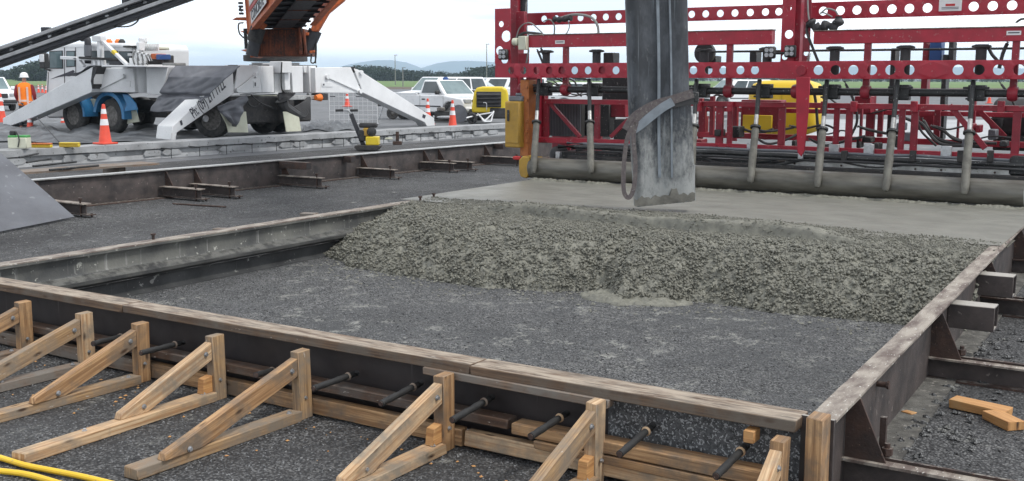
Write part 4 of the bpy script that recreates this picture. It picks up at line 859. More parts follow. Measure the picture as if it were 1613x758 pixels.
for px, py in ((1183, 234), (1368, 236), (1490, 239), (1313, 236)):
    p = PY(px, py, 12.55); b = MB(); b.bb(p.x-.055, p.x+.055, 12.55, 12.6, p.z-.075, p.z+.06); b.build('clamp_plate', 'zinc', mc, bevel=.003)
for px in (1298, 1440, 1345, 1577, 1150, 1100): 
    p = PY(px, 168, 12.6); b = MB(); b.box((p.x, 12.6, p.z), (.07, .05, .12)); b.tube((p.x, 12.57, p.z+.03), (p.x, 12.63, p.z+.03), .03, n=10); b.build('hinge_lug', 'red_paint', mc, bevel=.004)
random.seed(31)
for k in range(26):   # rear sub-frame struts, junctions and valve bodies behind the front truss
    px = random.choice([random.uniform(925, 990), random.uniform(1095, 1165), random.uniform(1235, 1450), random.uniform(1500, 1600)]); Yq = random.uniform(13.0, 13.9)
    if k < 9:
        w = random.uniform(2.5, 5); a = PY(px-w, random.uniform(212, 224), Yq); c = PY(px+w, random.uniform(150, 185), Yq); b = MB(); b.bb(a.x, c.x, Yq, Yq+.06, a.z, c.z); b.build('rear_strut', 'red_clean', mc, bevel=.003)
    else:
        y = random.uniform(196, 232); w = random.uniform(3, 9); h = random.uniform(4, 10); a = PY(px-w, y+h, Yq-.4); c = PY(px+w, y-h, Yq-.4); b = MB(); b.bb(a.x, c.x, Yq-.4, Yq-.2, a.z, c.z); b.build('valve_body', ('black_steel', 'chassis_dark', 'red_clean', 'plate_steel')[k % 4], mc, bevel=.01)
for k in range(10):
    x0 = random.uniform(860, 1500); x1 = x0+random.uniform(30, 90); ya = random.uniform(196, 228); hose_pts = [(x0, ya), (x0*.7+x1*.3, ya+random.uniform(4, 14)), (x0*.3+x1*.7, ya+random.uniform(-2, 14)), (x1, ya+random.uniform(-8, 10))]
    b = MB(); b.pipe(spline([PY(x, y, 12.85+random.uniform(0, .3)) for x, y in hose_pts], 6), random.uniform(.008, .018), 7); b.build('hose', 'hose_rubber', mc)
# rear masts, blue panel, posts
for x0, x1, y0, y1, Y, mt, nm in ((1396, 1412, 76, 216, 14.0, 'black_steel', 'rear_mast'), (1477, 1493, 86, 220, 14.2, 'black_steel', 'rear_mast'), (1463, 1484, 66, 98, 14.3, 'blue_paint', 'blue_cabinet'), (1180, 1192, 80, 105, 14, 'black_steel', 'rear_post'), (1447, 1464, 66, 190, 14.35, 'red_clean', 'rear_mast'),
                           (1106, 1128, 88, 108, 14, 'black_steel', 'motor_block'), (1493, 1503, 66, 96, 14.2, 'black_rubber', 'hose_guide'), (940, 985, 158, 184, 13.3, 'red_clean', 'gear_box'), (990, 1000, 130, 180, 13.5, 'red_clean', 'rear_post'), (966, 1040, 190, 232, 13.2, 'black_steel', 'drive_housing'), (915, 960, 165, 214, 13.25, 'black_steel', 'engine_cover'),
                           (1166, 1231, 158, 204, 13.4, 'red_clean', 'guard_panel'), (1345, 1372, 152, 178, 13.4, 'red_clean', 'guard_panel'), (1445, 1472, 178, 205, 13.9, 'red_clean', 'guard_panel'), (948, 1010, 118, 158, 13.9, 'black_steel', 'engine_cover'), (950, 966, 83, 100, 13.6, 'black_steel', 'lever_block')):
    a = PY(x0, y1, Y); c = PY(x1, y0, Y); b = MB(); b.bb(a.x, c.x, Y, Y+.2, a.z, c.z); b.build(nm, mt, mc, bevel=.008)
a = PY(862, 214, 13.1); c = PY(916, 162, 13.1); b = MB(); b.bb(a.x, c.x, 13.1, 13.2, a.z, c.z); rd_ = b.build('radiator', 'radiator', mc)
for k in range(22):
    x = a.x+(c.x-a.x)*(k+.5)/22; b = MB(); b.bb(x-.004, x+.004, 13.088, 13.1-.001, a.z, c.z); b.build('cooling_fin', 'plate_steel', rd_)
# white rods, yellow tank
b = MB(); p = PY(1100, 82, 13.8); b.tube((p.x, 13.8, p.z), (-.9, 13.8, p.z), .014, n=8); b.build('trip_rod', 'black_steel', mc)
def rbox(b, c, size, r, n=5):
    x, y, z = size; c = V(c); rings = []
    for dz, inset in [(-z/2, r), (-z/2+r*.3, r*.3), (-z/2+r, 0), (z/2-r, 0), (z/2-r*.3, r*.3), (z/2, r)]:
        pts = []; hx, hy = x/2-inset, y/2-inset; rr = min(r, hx, hy)
        for qx, qy, a0 in ((1, 1, 0), (-1, 1, 90), (-1, -1, 180), (1, -1, 270)):
            for i in range(n+1): t = rad(a0+90*i/n); pts.append(c+V((qx*(hx-rr)+rr*math.cos(t), qy*(hy-rr)+rr*math.sin(t), dz)))
        rings.append(b.add(pts))
    m_ = 4*(n+1)
    for q in range(len(rings)-1):
        for i in range(m_): j = (i+1) % m_; b.face((rings[q]+i, rings[q]+j, rings[q+1]+j, rings[q+1]+i))
    b.face([rings[0]+i for i in range(m_)][::-1]); b.face([rings[-1]+i for i in range(m_)])
a = PY(1172, 211, 14.7); c = PY(1281, 127, 14.7); b = MB(); rbox(b, ((a.x+c.x)/2, 15.05, (a.z+c.z)/2), (c.x-a.x, .7, c.z-a.z), .16); tk = b.build('water_tank', 'tank_yellow', mc, ang=60)
for u in (.3, .55, .78):
    b = MB(); x = a.x+(c.x-a.x)*u; b.bb(x-.012, x+.012, 14.692, 14.699, a.z+.2, c.z-.17); b.build('tank_rib', 'yellow_paint', tk)
a = PY(1170, 209, 13.38); c = PY(1217, 182, 13.38); b = MB(); b.bb(a.x, c.x, 13.36, 13.385, a.z, c.z); b.build('yellow_panel', 'tank_yellow', mc, bevel=.004)
# black engine drum at the right
p = PY(1561, 190, 14); b = MB(); b.lathe([(.0, 0), (.2, .0), (.24, .04), (.24, 1.0), (.2, 1.05), (0, 1.05)], (p.x+.02, 14.1, p.z+.03), (1, 0, 0), 22); b.build('engine_drum', 'black_rubber', mc)
b = MB(); p = PY(1569, 205, 13.9); b.lathe([(.09, .14), (.09, .08), (.03, -.06), (.03, -.1)], p, (0, 0, 1), 14); b.build('funnel', 'black_rubber', mc)
p = PY(1115, 84, 14); b = MB(); b.lathe([(.03, -.03), (.14, -.04), (.14, .04), (.03, .03)], (p.x, 13.9, p.z), (0, 1, 0), 20); b.build('cable_reel', 'black_rubber', mc)
b = MB(); p = PY(1565, 210, 13.9); b.bb(p.x, p.x+.5, 13.9, 14.3, p.z-.2, p.z-.02); b.build('engine_base', 'black_steel', mc, bevel=.01)
# lower dark beam, screed plate, hydraulic lines
zl = PY(1400, 262, 12.45).z
b = MB(); b.bb(-7.15, -1.0, 12.5, 12.95, .55, zl-.0); b.build('screed_beam', 'black_steel', mc, bevel=.008)
a = PY(1236, 262, 12.42); b = MB(); b.bb(a.x, -1.1, 12.42, 12.47, zl-.05, zl+.02); b.build('screed_plate', 'bright_steel', mc, bevel=.003)
for k in range(12):
    x = a.x+.12+k*.27; b = MB(); b.tube((x, 12.405, zl-.015), (x, 12.42, zl-.015), .012, n=6); b.build('plate_bolt', 'rust', mc)
b = MB(); b.bb(-6.9, -1.05, 12.3, 12.5, .66, .7); b.build('wiper_bar', 'chassis_dark', mc, bevel=.004)
for y, z, r, mt, nm, x0 in ((12.42, PY(1300, 248, 12.42).z, .03, 'black_steel', 'hydraulic_line', -7.1), (12.47, PY(1300, 241, 12.47).z, .018, 'plate_steel', 'hydraulic_line', -7.0), (12.36, PY(1300, 254, 12.36).z, .014, 'black_rubber', 'hydraulic_line', -6.8)):
    b = MB(); b.pipe([(x0+i*.25, y+random.uniform(-.004, .004), z+random.uniform(-.006, .006)) for i in range(25)], r, 8); b.build(nm, mt, mc)
for px in (880, 1060, 1183, 1262, 1330, 1438, 1513, 1560):
    p = PY(px, 246, 12.4); b = MB(); b.box((p.x, 12.4, p.z), (.06, .07, .12)); b.build('pipe_clip', 'zinc' if px in (880, 1262) else 'chassis_dark', mc, bevel=.004)
p = PY(1567, 245, 12.45); b = MB(); b.box((-1.45, 12.5, .8), (.35, .2, .2)); b.build('hydraulic_motor', 'black_steel', mc, bevel=.02)
# hoses
def hose(pts, r=.014, mat='hose_rubber', nm='hose', n=7):
    b = MB(); b.pipe(spline([V(p) for p in pts], 6), r, n); return b.build(nm, mat, mc)
H_ = lambda L, Y: [PY(x, y, Y+(0.0 if len(q_) < 1 else 0)) for x, y in L for q_ in ((),)]
for L_, Y_, r, mt in ((((810, 76), (818, 45), (834, 36), (850, 48), (857, 57)), 12.45, .009, 'grey_hose'), (((812, 60), (826, 52), (846, 53), (858, 56)), 12.48, .018, 'hose_rubber'), (((856, 34), (866, 31), (873, 40), (873, 56)), 12.5, .01, 'grey_hose'), (((893, 30), (897, 42), (891, 56)), 12.5, .007, 'grey_hose'),
                      (((880, 29), (905, 23), (930, 27), (941, 40), (943, 56)), 12.5, .017, 'grey_hose'), (((829, 0), (828, 25), (829, 45), (836, 60)), 12.55, .007, 'grey_hose'), (((852, 76), (858, 90), (862, 100)), 12.5, .018, 'hose_rubber'), (((846, 78), (852, 92), (856, 102)), 12.55, .015, 'hose_rubber'),
                      (((833, 77), (831, 90), (829, 100)), 12.5, .012, 'grey_hose'), (((1272, -10), (1273, 20), (1275, 34)), 12.5, .01, 'grey_hose'), (((1273, 36), (1271, 50), (1280, 75), (1290, 100)), 12.55, .016, 'hose_rubber'), (((1292, 22), (1302, 14), (1315, 17), (1320, 24)), 12.55, .01, 'grey_hose'), (((1292, 20), (1300, 21), (1311, 27)), 12.6, .008, 'grey_hose'),
                      (((1555, 70), (1562, 85), (1573, 98)), 12.6, .018, 'hose_rubber'), (((1588, 66), (1580, 84), (1574, 108)), 12.6, .02, 'hose_rubber'), (((1600, 36), (1610, 30), (1625, 32)), 12.6, .012, 'hose_rubber'),
                      (((1330, 128), (1345, 160), (1350, 190), (1340, 215)), 13.0, .016, 'hose_rubber'), (((1270, 125), (1283, 150), (1288, 200), (1290, 230)), 13.0, .018, 'hose_rubber'),
                      (((1415, 182), (1440, 192), (1452, 195), (1480, 226), (1530, 230)), 13.1, .018, 'hose_rubber'), (((1452, 186), (1470, 214), (1500, 226), (1550, 232)), 13.2, .022, 'hose_rubber'), (((1466, 198), (1485, 205), (1510, 222), (1570, 226)), 13.2, .018, 'hose_rubber'), (((1480, 205), (1520, 222), (1560, 215), (1600, 218)), 13.4, .01, 'hose_rubber'), (((1446, 180), (1450, 205), (1475, 230)), 13.3, .014, 'hose_rubber'),
                      (((860, 128), (880, 135), (900, 140), (916, 152)), 12.75, .01, 'hose_rubber'), (((868, 124), (893, 145), (910, 150), (926, 148)), 12.7, .009, 'hose_rubber'), (((880, 150), (905, 152), (918, 146)), 12.7, .007, 'grey_hose'), (((872, 122), (888, 130), (892, 138)), 13.2, .012, 'hose_rubber'), (((880, 122), (896, 130), (900, 138)), 13.2, .012, 'hose_rubber'), (((888, 122), (904, 128), (910, 140)), 13.2, .012, 'hose_rubber'), (((896, 122), (925, 126), (938, 140)), 13.3, .012, 'hose_rubber'),
                      (((900, 235), (960, 236), (1000, 250), (1080, 246), (1150, 258), (1240, 250)), 12.42, .012, 'hose_rubber'), (((1095, 240), (1140, 262), (1200, 264), (1260, 252)), 12.38, .02, 'hose_rubber'), (((1300, 250), (1380, 264), (1460, 256), (1540, 266)), 12.4, .01, 'hose_rubber'),
                      (((1110, 170), (1118, 158), (1128, 150), (1140, 152)), 13.4, .012, 'hose_rubber'), (((1300, 150), (1330, 170), (1370, 178), (1400, 172)), 13.5, .011, 'hose_rubber'), (((1575, 130), (1590, 150), (1600, 170)), 13.3, .014, 'hose_rubber')):
    hose([PY(x, y, Y_) for x, y in L_], r, mt)
b = MB(); b.pipe(spline([PY(x, y, 12.5) for x, y in ((1275, 33), (1282, 42), (1292, 44), (1303, 40), (1313, 42), (1320, 36), (1321, 26))], 6), lambda s: .05+.016*math.sin(s*31), 10); b.build('wrapped_hose', 'black_rubber', mc, ang=80)
b = MB(); b.pipe(spline([PY(x, y, 12.5) for x, y in ((872, 30), (880, 31), (890, 30), (900, 28))], 5), lambda s: .036+.008*math.sin(s*21), 9); b.build('cable_grip', 'black_rubber', mc, ang=80)
# lamps
for px, py, Yq in ((1213, 83, 12.42), (1245, 81, 12.5), (793, 86, 12.3)):
    p = PY(px, py, Yq); b = MB(); b.box(p, (.13, .07, .14), rz=.15 if px < 1230 else -.1); lm = b.build('work_lamp', 'black_steel', mc, bevel=.015)
    for dx in (-.028, .028):
        for dz in (-.028, .028):
            b = MB(); b.tube(p+V((dx, -.036, dz)), p+V((dx, -.046, dz)), .025, n=12); b.build('lamp_lens', 'lamp_lens', lm)
b = MB(); b.tube(PY(1218, 84, 12.48), PY(1242, 84, 12.5), .015); b.build('lamp_bracket', 'black_steel', mc)
p = PY(825, 68, 12.42); b = MB(); b.box(p, (.12, .1, .18)); b.build('junction_box', 'cream_plastic', mc, bevel=.008)
b = MB(); q = PY(812, 66, 12.4); b.lathe([(.02, -.05), (.05, -.03), (.05, .03), (.02, .05)], q, (1, 0, 0), 12); b.build('plug_socket', 'cream_plastic', mc)
# ochre cabinet and orange end post
a = PY(795, 232, 12.25); c = PY(819, 160, 12.25)
b = MB(); b.bb(a.x, c.x, 12.25, 12.6, a.z, c.z); cb = b.build('control_cabinet', 'ochre_paint', mc, bevel=.015, seg=2)
b = MB(); b.bb(a.x+.015, c.x-.012, 12.238, 12.249, a.z+.06, c.z-.02); dr = b.build('cabinet_door', 'ochre_paint', cb, bevel=.004)
p = PY(799.5, 182, 12.22); b = MB(); b.bb(p.x-.012, p.x+.022, 12.22, 12.237, p.z-.075, p.z+.075); b.build('handle', 'black_steel', cb, bevel=.005)
b = MB(); b.bb(a.x+.03, c.x, 12.3, 12.55, c.z+.001, c.z+.07); b.tube((c.x-.08, 12.4, c.z+.07), (c.x-.08, 12.4, c.z+.11), .07, n=12); b.build('cabinet_cap', 'plate_steel', cb, bevel=.01)
a = PY(819, 240, 12.35); c = PY(833, 126, 12.35); b = MB(); b.bb(a.x, c.x, 12.35, 12.55, a.z-.05, c.z); ep = b.build('end_post', 'orange_post', mc, bevel=.006)
for py in (137, 158, 191, 207, 222):
    p = PY(830, py, 12.34); b = MB(); b.tube((p.x, 12.35, p.z), (p.x, 12.32, p.z), .02, n=8); b.build('post_bolt', 'orange_post', ep)
b = MB(); a = PY(833, 240, 12.5); c = PY(842, 128, 12.5); b.bb(a.x, c.x, 12.42, 12.5, a.z, c.z); b.build('end_post', 'ochre_paint', mc, bevel=.005)
# roller
YR, RR = 12.06, .135; zr = .405+RR+.006
xl = PY(832, 268, YR-.08).x; xr = -1.36
b = MB(); b.lathe([(RR-.02, 0), (RR, .015), (RR, xr-xl-.05), (RR, xr-xl-.05)], (xl, YR, zr), (1, 0, 0), 40); b.build('roller', 'roller_wet', mc)
b = MB(); b.lathe([(RR+.003, 0), (RR+.003, .05), (RR-.02, .07), (.04, .075), (.04, .14)], (xr-.05, YR, zr), (1, 0, 0), 36); b.build('roller_end', 'bright_steel', mc)
b = MB(); pts = [PY(x, y, YR-.1) for x, y in ((817, 252), (823, 246), (834, 248), (834, 272), (829, 281), (820, 279), (817, 270))]; b.prism(pts, (0, .22, 0)); b.build('roller_bracket', 'ochre_paint', mc, bevel=.012, seg=2)
p = PY(815, 249, YR); b = MB(); b.box(p, (.1, .06, .05)); b.tube(p+V((-.05, 0, 0)), p+V((-.07, 0, 0)), .02); b.build('red_catch', 'mark_red', mc, bevel=.01)
b = MB(); b.bar((xl-.05, 12.35, zr+.1), (xl-.05, YR, zr), .1, .05, wood=False); b.build('roller_arm', 'ochre_paint', mc)
# ================================================================ CHUTE
def chute():
    D0 = PY(1047, 320, 9.75); Dn = V((D0-EYE)).dot(FW0)
    top = PD(1028, -700, Dn+.3); prof = [(0, 0)]; b = MB(); rings = []; NL = 46; n = 32
    lt = lambda y: np.interp(y, [-700, 0, 140, 200, 326], [960, 985, 989, 991, 999.5]); rt_ = lambda y: np.interp(y, [-700, 0, 145, 175, 330], [1060, 1082.5, 1085, 1089, 1096])
    for k in range(NL+1):
        y = -700+1020*k/NL; l_, r_ = PD(lt(y), y, Dn), PD(rt_(y), y, Dn); c = (l_+r_)/2; hw = (r_-l_).length/2; ring = []
        for i in range(n):
            t = 2*math.pi*i/n; cs, sn = math.cos(t), math.sin(t); ex = .35
            px = abs(cs)**ex*(1 if cs > 0 else -1); py = abs(sn)**ex*(1 if sn > 0 else -1)
            fold = .018*math.cos(px*5.2+.7)+.012*math.cos(px*13+y*.003)
            dz = (.03*px if k == NL else 0)+(random.uniform(-.006, .006) if k == NL else 0)
            ring.append(c+RT*(hw*px)+FW0*(.1*py+(fold if py < 0 else 0))+V((0, 0, dz)))
        rings.append(b.add(ring))
    for q in range(NL):
        # the lowest 12 cm are splashed with concrete
        for i in range(n):
            j = (i+1) % n; b.face((rings[q]+i, rings[q]+j, rings[q+1]+j, rings[q+1]+i), [(0, 0)]*4)
    b.face([rings[0]+i for i in range(n)])
    # open mouth: inner wall
    inn = b.add([v.lerp(sum((b.v[rings[-1]+i] for i in range(n)), V())/n, .05) for v in [b.v[rings[-1]+i] for i in range(n)]]); up_ = b.add([b.v[inn+i]+V((0, 0, .35)) for i in range(n)])
    for i in range(n):
        j = (i+1) % n; b.face((rings[-1]+i, rings[-1]+j, inn+j, inn+i), [(0, 0)]*4); b.face((inn+i, inn+j, up_+j, up_+i), [(0, 0)]*4)
    b.face([up_+i for i in range(n)])
    return b, Dn, D0
b, Dn, D0 = chute()
ch = thing('drop_chute', 'flat black rubber drop chute with pale streaks hanging above the wet concrete', 'chute', (D0.x, D0.y, D0.z))
b.build('rubber_trunk', 'rubber_trunk', ch, ang=60)
def surf_strip(name, xs_, ys_, w, mat, off=-.135, parent=ch):
    """thin raised rib along the chute's front"""
    b = MB(); P_ = []
    for x, y in zip(xs_, ys_): P_.append(PD(x, y, Dn+off))
    A = b.add([p-RT*w for p in P_]); B = b.add([p+RT*w for p in P_]); C = b.add([p+FW0*.03-RT*w for p in P_]); D = b.add([p+FW0*.03+RT*w for p in P_]); n = len(P_)
    for i in range(n-1): b.face((A+i, B+i, B+i+1, A+i+1)); b.face((B+i, D+i, D+i+1, B+i+1)); b.face((C+i, A+i, A+i+1, C+i+1))
    b.face((A, C, D, B)); b.face((A+n-1, B+n-1, D+n-1, C+n-1)); return b.build(name, mat, parent)
ys_ = list(range(-680, 300, 30))
surf_strip('pale_seam', [1036+(y)*.013+math.sin(y*.02)*.8 for y in ys_], ys_, .014, 'trunk_pale', -.108)
surf_strip('pale_seam', [1055+(y)*.016+math.sin(y*.017)*.8 for y in ys_], ys_, .009, 'trunk_pale', -.118)
# splashed crust at the mouth
b = MB(); rows = []; n = 26
for k in range(n+1):
    u = k/n; x = 1000+u*95; yt = 313+7*mn.noise(V((k*.5, 0, 0)))-u*9+(10 if .6 < u < .72 else 0)*-1; yb = 325-u*9+random.uniform(-1, 2); P0, P1 = PD(x, yt, Dn-.122), PD(x, yb, Dn-.128); rows.append(b.add([P0, P1, P1+FW0*.05, P0+FW0*.03]))
for k in range(n):
    for j in range(4): b.face((rows[k]+j, rows[k]+(j+1) % 4, rows[k+1]+(j+1) % 4, rows[k+1]+j))
b.face([rows[0]+j for j in range(4)]); b.face([rows[-1]+j for j in range(4)]); b.build('concrete_crust', 'tube_conc', ch)
def ribbon(b, pts, w, th=.004, up=UP):
    pts = [V(p) for p in pts]; rows = []
    for i, p in enumerate(pts):
        t = (pts[min(i+1, len(pts)-1)]-pts[max(i-1, 0)]).normalized(); s_ = FW0.cross(t).normalized() if up is None else V(up)
        s_ = s_*w/2; rows.append(b.add([p-s_-FW0*th, p+s_-FW0*th, p+s_+FW0*th, p-s_+FW0*th]))
    for k in range(len(rows)-1):
        for j in range(4): b.face((rows[k]+j, rows[k]+(j+1) % 4, rows[k+1]+(j+1) % 4, rows[k+1]+j))
    b.face([rows[0]+j for j in range(4)]); b.face([rows[-1]+j for j in range(4)])
sp = thing('ratchet_strap', 'dark webbing strap wound round the black chute, its long loop hanging at the left', 'strap', PD(990, 200, Dn-.15))
b = MB(); ribbon(b, spline([PD(x, y, Dn-.155) for x, y in ((986, 205), (1000, 184), (1030, 166), (1060, 157), (1092, 147))], 6), .085, up=None); b.build('strap_band', 'strap_web', sp)
b = MB(); ribbon(b, spline([PD(x, y, Dn-.165) for x, y in ((996, 206), (1010, 196), (1040, 172), (1060, 160))], 6), .085, up=None); b.build('strap_band', 'trunk_pale', sp)
b = MB(); ribbon(b, spline([PD(x, y, Dn-.15) for x, y in ((1050, 163), (1070, 160), (1099, 155))], 6), .1, up=None); b.build('strap_band', 'black_rubber', sp)
b = MB(); b.box(PD(1094, 153, Dn-.05), (.05, .22, .1), rz=YAW); b.build('ratchet', 'black_steel', sp, bevel=.01)
b = MB(); ribbon(b, spline([PD(x, y, Dn-.17) for x, y in ((1014, 178), (1000, 194), (989, 215), (984, 245), (982, 280), (983, 302), (988, 311), (994, 308), (999, 292), (1001, 262), (999, 235), (998, 212), (1003, 192))], 7), .042, up=None); b.build('hanging_loop', 'strap_web', sp)
# ================================================================ TRUCK WITH CONVEYOR
tr = thing('conveyor_truck', 'white conveyor truck on splayed outriggers with an orange swing boom and blue wheel guards', 'truck', (-26.5, 22.8, 0))
def wheel(parent, c, ax, r, w, nm='wheel', dish=True, n=28):
    """ax points outwards"""
    c = V(c); ax = V(ax).normalized(); b = MB()
    b.lathe([(r*.6, -w/2), (r*.9, -w/2), (r*.985, -w*.38), (r, -w*.2), (r, w*.2), (r*.985, w*.38), (r*.9, w/2), (r*.6, w/2)], c, ax, n, closed=True); t_ = b.build(nm, 'tyre', parent, ang=45)
    b = MB(); b.lathe([(r*.61, w*.42), (r*.57, w*.44), (r*.52, w*.15), (r*.34, w*.05), (r*.3, w*.3), (r*.14, w*.34), (r*.02, w*.34)], c, ax, 24)
    d, s_, u_ = frame(ax)
    for k in range(8):
        a = 2*math.pi*k/8; p = c+(s_*math.cos(a)+u_*math.sin(a))*r*.42+d*(w*.08); b.tube(p, p+d*.03, r*.04, n=6)
    b.build('rim', 'rim_steel', t_, ang=40)
    return t_
YN = 21.45
for px, py, Y in ((121, 184, YN), (181, 186, YN), (225, 188, 23.9), (300, 190, 24.2)):
    p = PY(px, py, Y); wheel(tr, (p.x, Y, .53), (0, -1, 0), .53, .3)
p = PY(336, 190, YN+.1); wheel(tr, (p.x, YN+.1, .53), (.35, -1, 0), .53, .32)
for px in (415, 440): p = PX(px, 190, -24.2); wheel(tr, (-24.2, p.y, .53), (0, -1, 0), .53, .3)
# chassis
b = MB(); b.bb(-31, -23.2, 22.2, 22.4, .75, 1.02); b.build('chassis_rail', 'chassis_dark', tr, bevel=.01)
b = MB(); b.bb(-31, -23.2, 24.2, 24.4, .75, 1.02); b.build('chassis_rail', 'chassis_dark', tr, bevel=.01)
b = MB(); b.bb(-29.5, -24.6, 22.4, 24.2, .62, .95); b.build('under_body', 'chassis_dark', tr, bevel=.02)
b = MB(); b.bb(-25.3, -23.4, 22.0, 25.4, .35, 1.15); b.build('axle_housing', 'chassis_dark', tr, bevel=.05)
for x0, x1, y0, y1, Y, mt, nm in ((139, 150, 156, 176, 21.6, 'cream_plastic', 'side_locker'), (137, 153, 176, 196, 21.8, 'chassis_dark', 'battery_box'), (240, 262, 158, 185, 22, 'chassis_dark', 'fuel_tank'), (262, 300, 150, 200, 22.3, 'chassis_dark', 'fuel_tank')):
    a = PY(x0, y1, Y); c = PY(x1, y0, Y); b = MB(); b.bb(a.x, c.x, Y, Y+.5, a.z, c.z); b.build(nm, mt, tr, bevel=.03)
# cab
YC = 21.62
cp = lambda x, y, Y=YC: PY(x, y, Y)
b = MB(); out = [cp(x, y) for x, y in ((73, 186), (72, 130), (76, 78), (82, 70), (120, 67), (203, 68), (208, 76), (208, 140), (150, 146), (108, 150), (104, 186))]
b.prism(out, (0, 2.2, 0)); cab = b.build('cab', 'white_paint', tr, bevel=.06, seg=2)
b = MB(); b.prism([cp(x, y, YC-.02) for x, y in ((84, 72.5), (205, 71.5), (205, 74), (82, 75))], (0, .03, 0)); b.build('roof_gutter', 'white_paint', cab)
def pane(poly, mat='pale_glass', nm='window', par=cab, off=.012, fr=True):
    cx_ = sum(p[0] for p in poly)/len(poly); cy_ = sum(p[1] for p in poly)/len(poly)
    o = MB(); o.prism([cp(cx_+(x-cx_)*1.1+(1 if x > cx_ else -1)*.6, cy_+(y-cy_)*1.06+(1 if y > cy_ else -1)*.6, YC-off) for x, y in poly], (0, .03, 0)); f = o.build('window', 'black_rubber', par, bevel=.01)
    o = MB(); o.prism([cp(x, y, YC-off-.006) for x, y in poly], (0, .02, 0)); o.build('pane', mat, f); return f
pane([(78.5, 107), (79, 82), (97, 81), (98, 107)]); pane([(105, 105), (105, 81.5), (117, 81.5), (117, 104)])
pane([(144, 88), (144, 81), (160, 81), (160, 98), (150, 98)], 'glass'); pane([(163, 98), (163, 81), (184, 81), (184, 98)], 'glass'); pane([(188, 98), (188, 82), (206, 82), (206, 98)], 'glass')
for pts in (((101.5, 74), (101.8, 146)), ((76, 114), (75, 150)), ((119, 74), (119.5, 148))):
    b = MB(); q = [cp(x, y, YC-.008) for x, y in pts]; b.tube(q[0], q[1], .011, n=6); b.build('door_seam', 'black_rubber', cab)
b = MB(); b.prism([cp(x, y, YC-.012) for x, y in ((79, 125), (92, 119.5), (104, 115), (115, 110.5), (117.5, 113), (110, 120.5), (103, 120), (92, 121.5))], (0, .01, 0)); b.build('blue_stripe', 'mark_dark', cab)
b = MB(); b.bar(cp(72, 109, YC-.05), cp(79, 111, YC-.05), .05, .05, wood=False); b.build('door_handle', 'black_rubber', cab)
b = MB(); a = PY(62, 108, 21.2); c = PY(68.5, 84, 21.2); b.bb(a.x, c.x, 21.2, 21.4, a.z, c.z); mi = b.build('mirror', 'black_rubber', cab, bevel=.03)
b = MB(); b.bb(a.x+.07, c.x+.03, 21.17, 21.199, a.z+.2, c.z-.03); b.build('mirror_shell', 'white_paint', mi, bevel=.01)
b = MB(); b.tube(PY(66, 86, 21.3), cp(74, 80), .03); b.tube(PY(66, 108, 21.3), cp(74, 112), .03); b.build('mirror_arm', 'black_rubber', mi) if 0 else None
b = MB(); b.tube(PY(66, 86, 21.3), cp(76, 80), .03); b.build('mirror_arm', 'black_rubber', mi)
b = MB(); b.prism([PY(x, y, 21.9) for x, y in ((77, 186), (77, 168), (97, 168), (97, 186))], (0, .5, 0)); b.build('cab_step', 'cream_plastic', tr, bevel=.03)
# exhaust, lift crane, deck gear
b = MB(); b.pipe(spline([PY(x, y, 21.4) for x, y in ((138.5, 100), (138.5, 85), (138, 64), (135, 60.5), (129, 60.5))], 5), .1, 12); b.build('exhaust_stack', 'boom_black', tr)
b = MB(); b.tube(PY(138.5, 88, 21.4), PY(138.5, 71, 21.4), .115, n=12); b.build('exhaust_guard', 'plate_steel', tr)
def pbar(nm, p, q, w, Y, mat='white_paint', dep=.12, par=tr):
    b = MB(); b.bar(PY(*p, Y), PY(*q, Y), dep, w, wood=False); return b.build(nm, mat, par, bevel=.012)
pbar('crane_post', (159, 105), (158, 62), .14, 21.3, dep=.16); pbar('crane_head', (149, 61), (163, 61.5), .17, 21.3, dep=.2); pbar('crane_arm', (163, 66), (203, 105), .09, 21.25)
pbar('crane_arm_mark', (178, 80.5), (183, 85.5), .095, 21.24, 'yellow_paint', .125)
pbar('deck_frame', (97, 91), (123, 92), .1, 21.3); pbar('deck_frame', (118, 93), (150, 93.5), .07, 21.3); pbar('deck_strut', (123, 93), (133, 105), .07, 21.3); pbar('deck_post', (150, 94), (151, 105), .1, 21.3); pbar('deck_post', (163, 94), (164, 105), .1, 21.3)
pbar('hydraulic_ram', (125, 91), (186, 94), .07, 21.2, 'chassis_dark', .07); pbar('hydraulic_ram', (176, 97), (194, 98), .2, 21.3, 'boom_black', .2)
pbar('deck_plate', (196, 104.5), (267, 105), .05, 21.1, 'white_paint', 1.6)
random.seed(11)
b = MB()
for k in range(26):
    x = random.gauss(220, 7); y = random.uniform(60, 102); s_ = random.uniform(.06, .2)*(1.2 if y > 85 else .9); c = PY(x if y > 72 else random.gauss(223, 4), y, 21.3+random.uniform(0, .5)); b.box(c, (s_, s_*random.uniform(.6, 1.2), s_*random.uniform(.5, 1.6)), rz=random.uniform(0, 1.5))
b.tube(PY(222, 104, 21.4), PY(222, 60, 21.4), .07); b.build('valve_block', 'white_paint', tr, bevel=.01)
for k in range(7):
    x = 212+k*3.4; b = MB(); b.pipe(spline([PY(x, 103, 21.25), PY(x-3+k*.4, 90, 21.2), PY(x+2, 80+k, 21.2), PY(x+7, 96, 21.2)], 5), .018, 6); b.build('hydraulic_hose', 'white_paint' if k % 2 else 'grey_hose', tr)
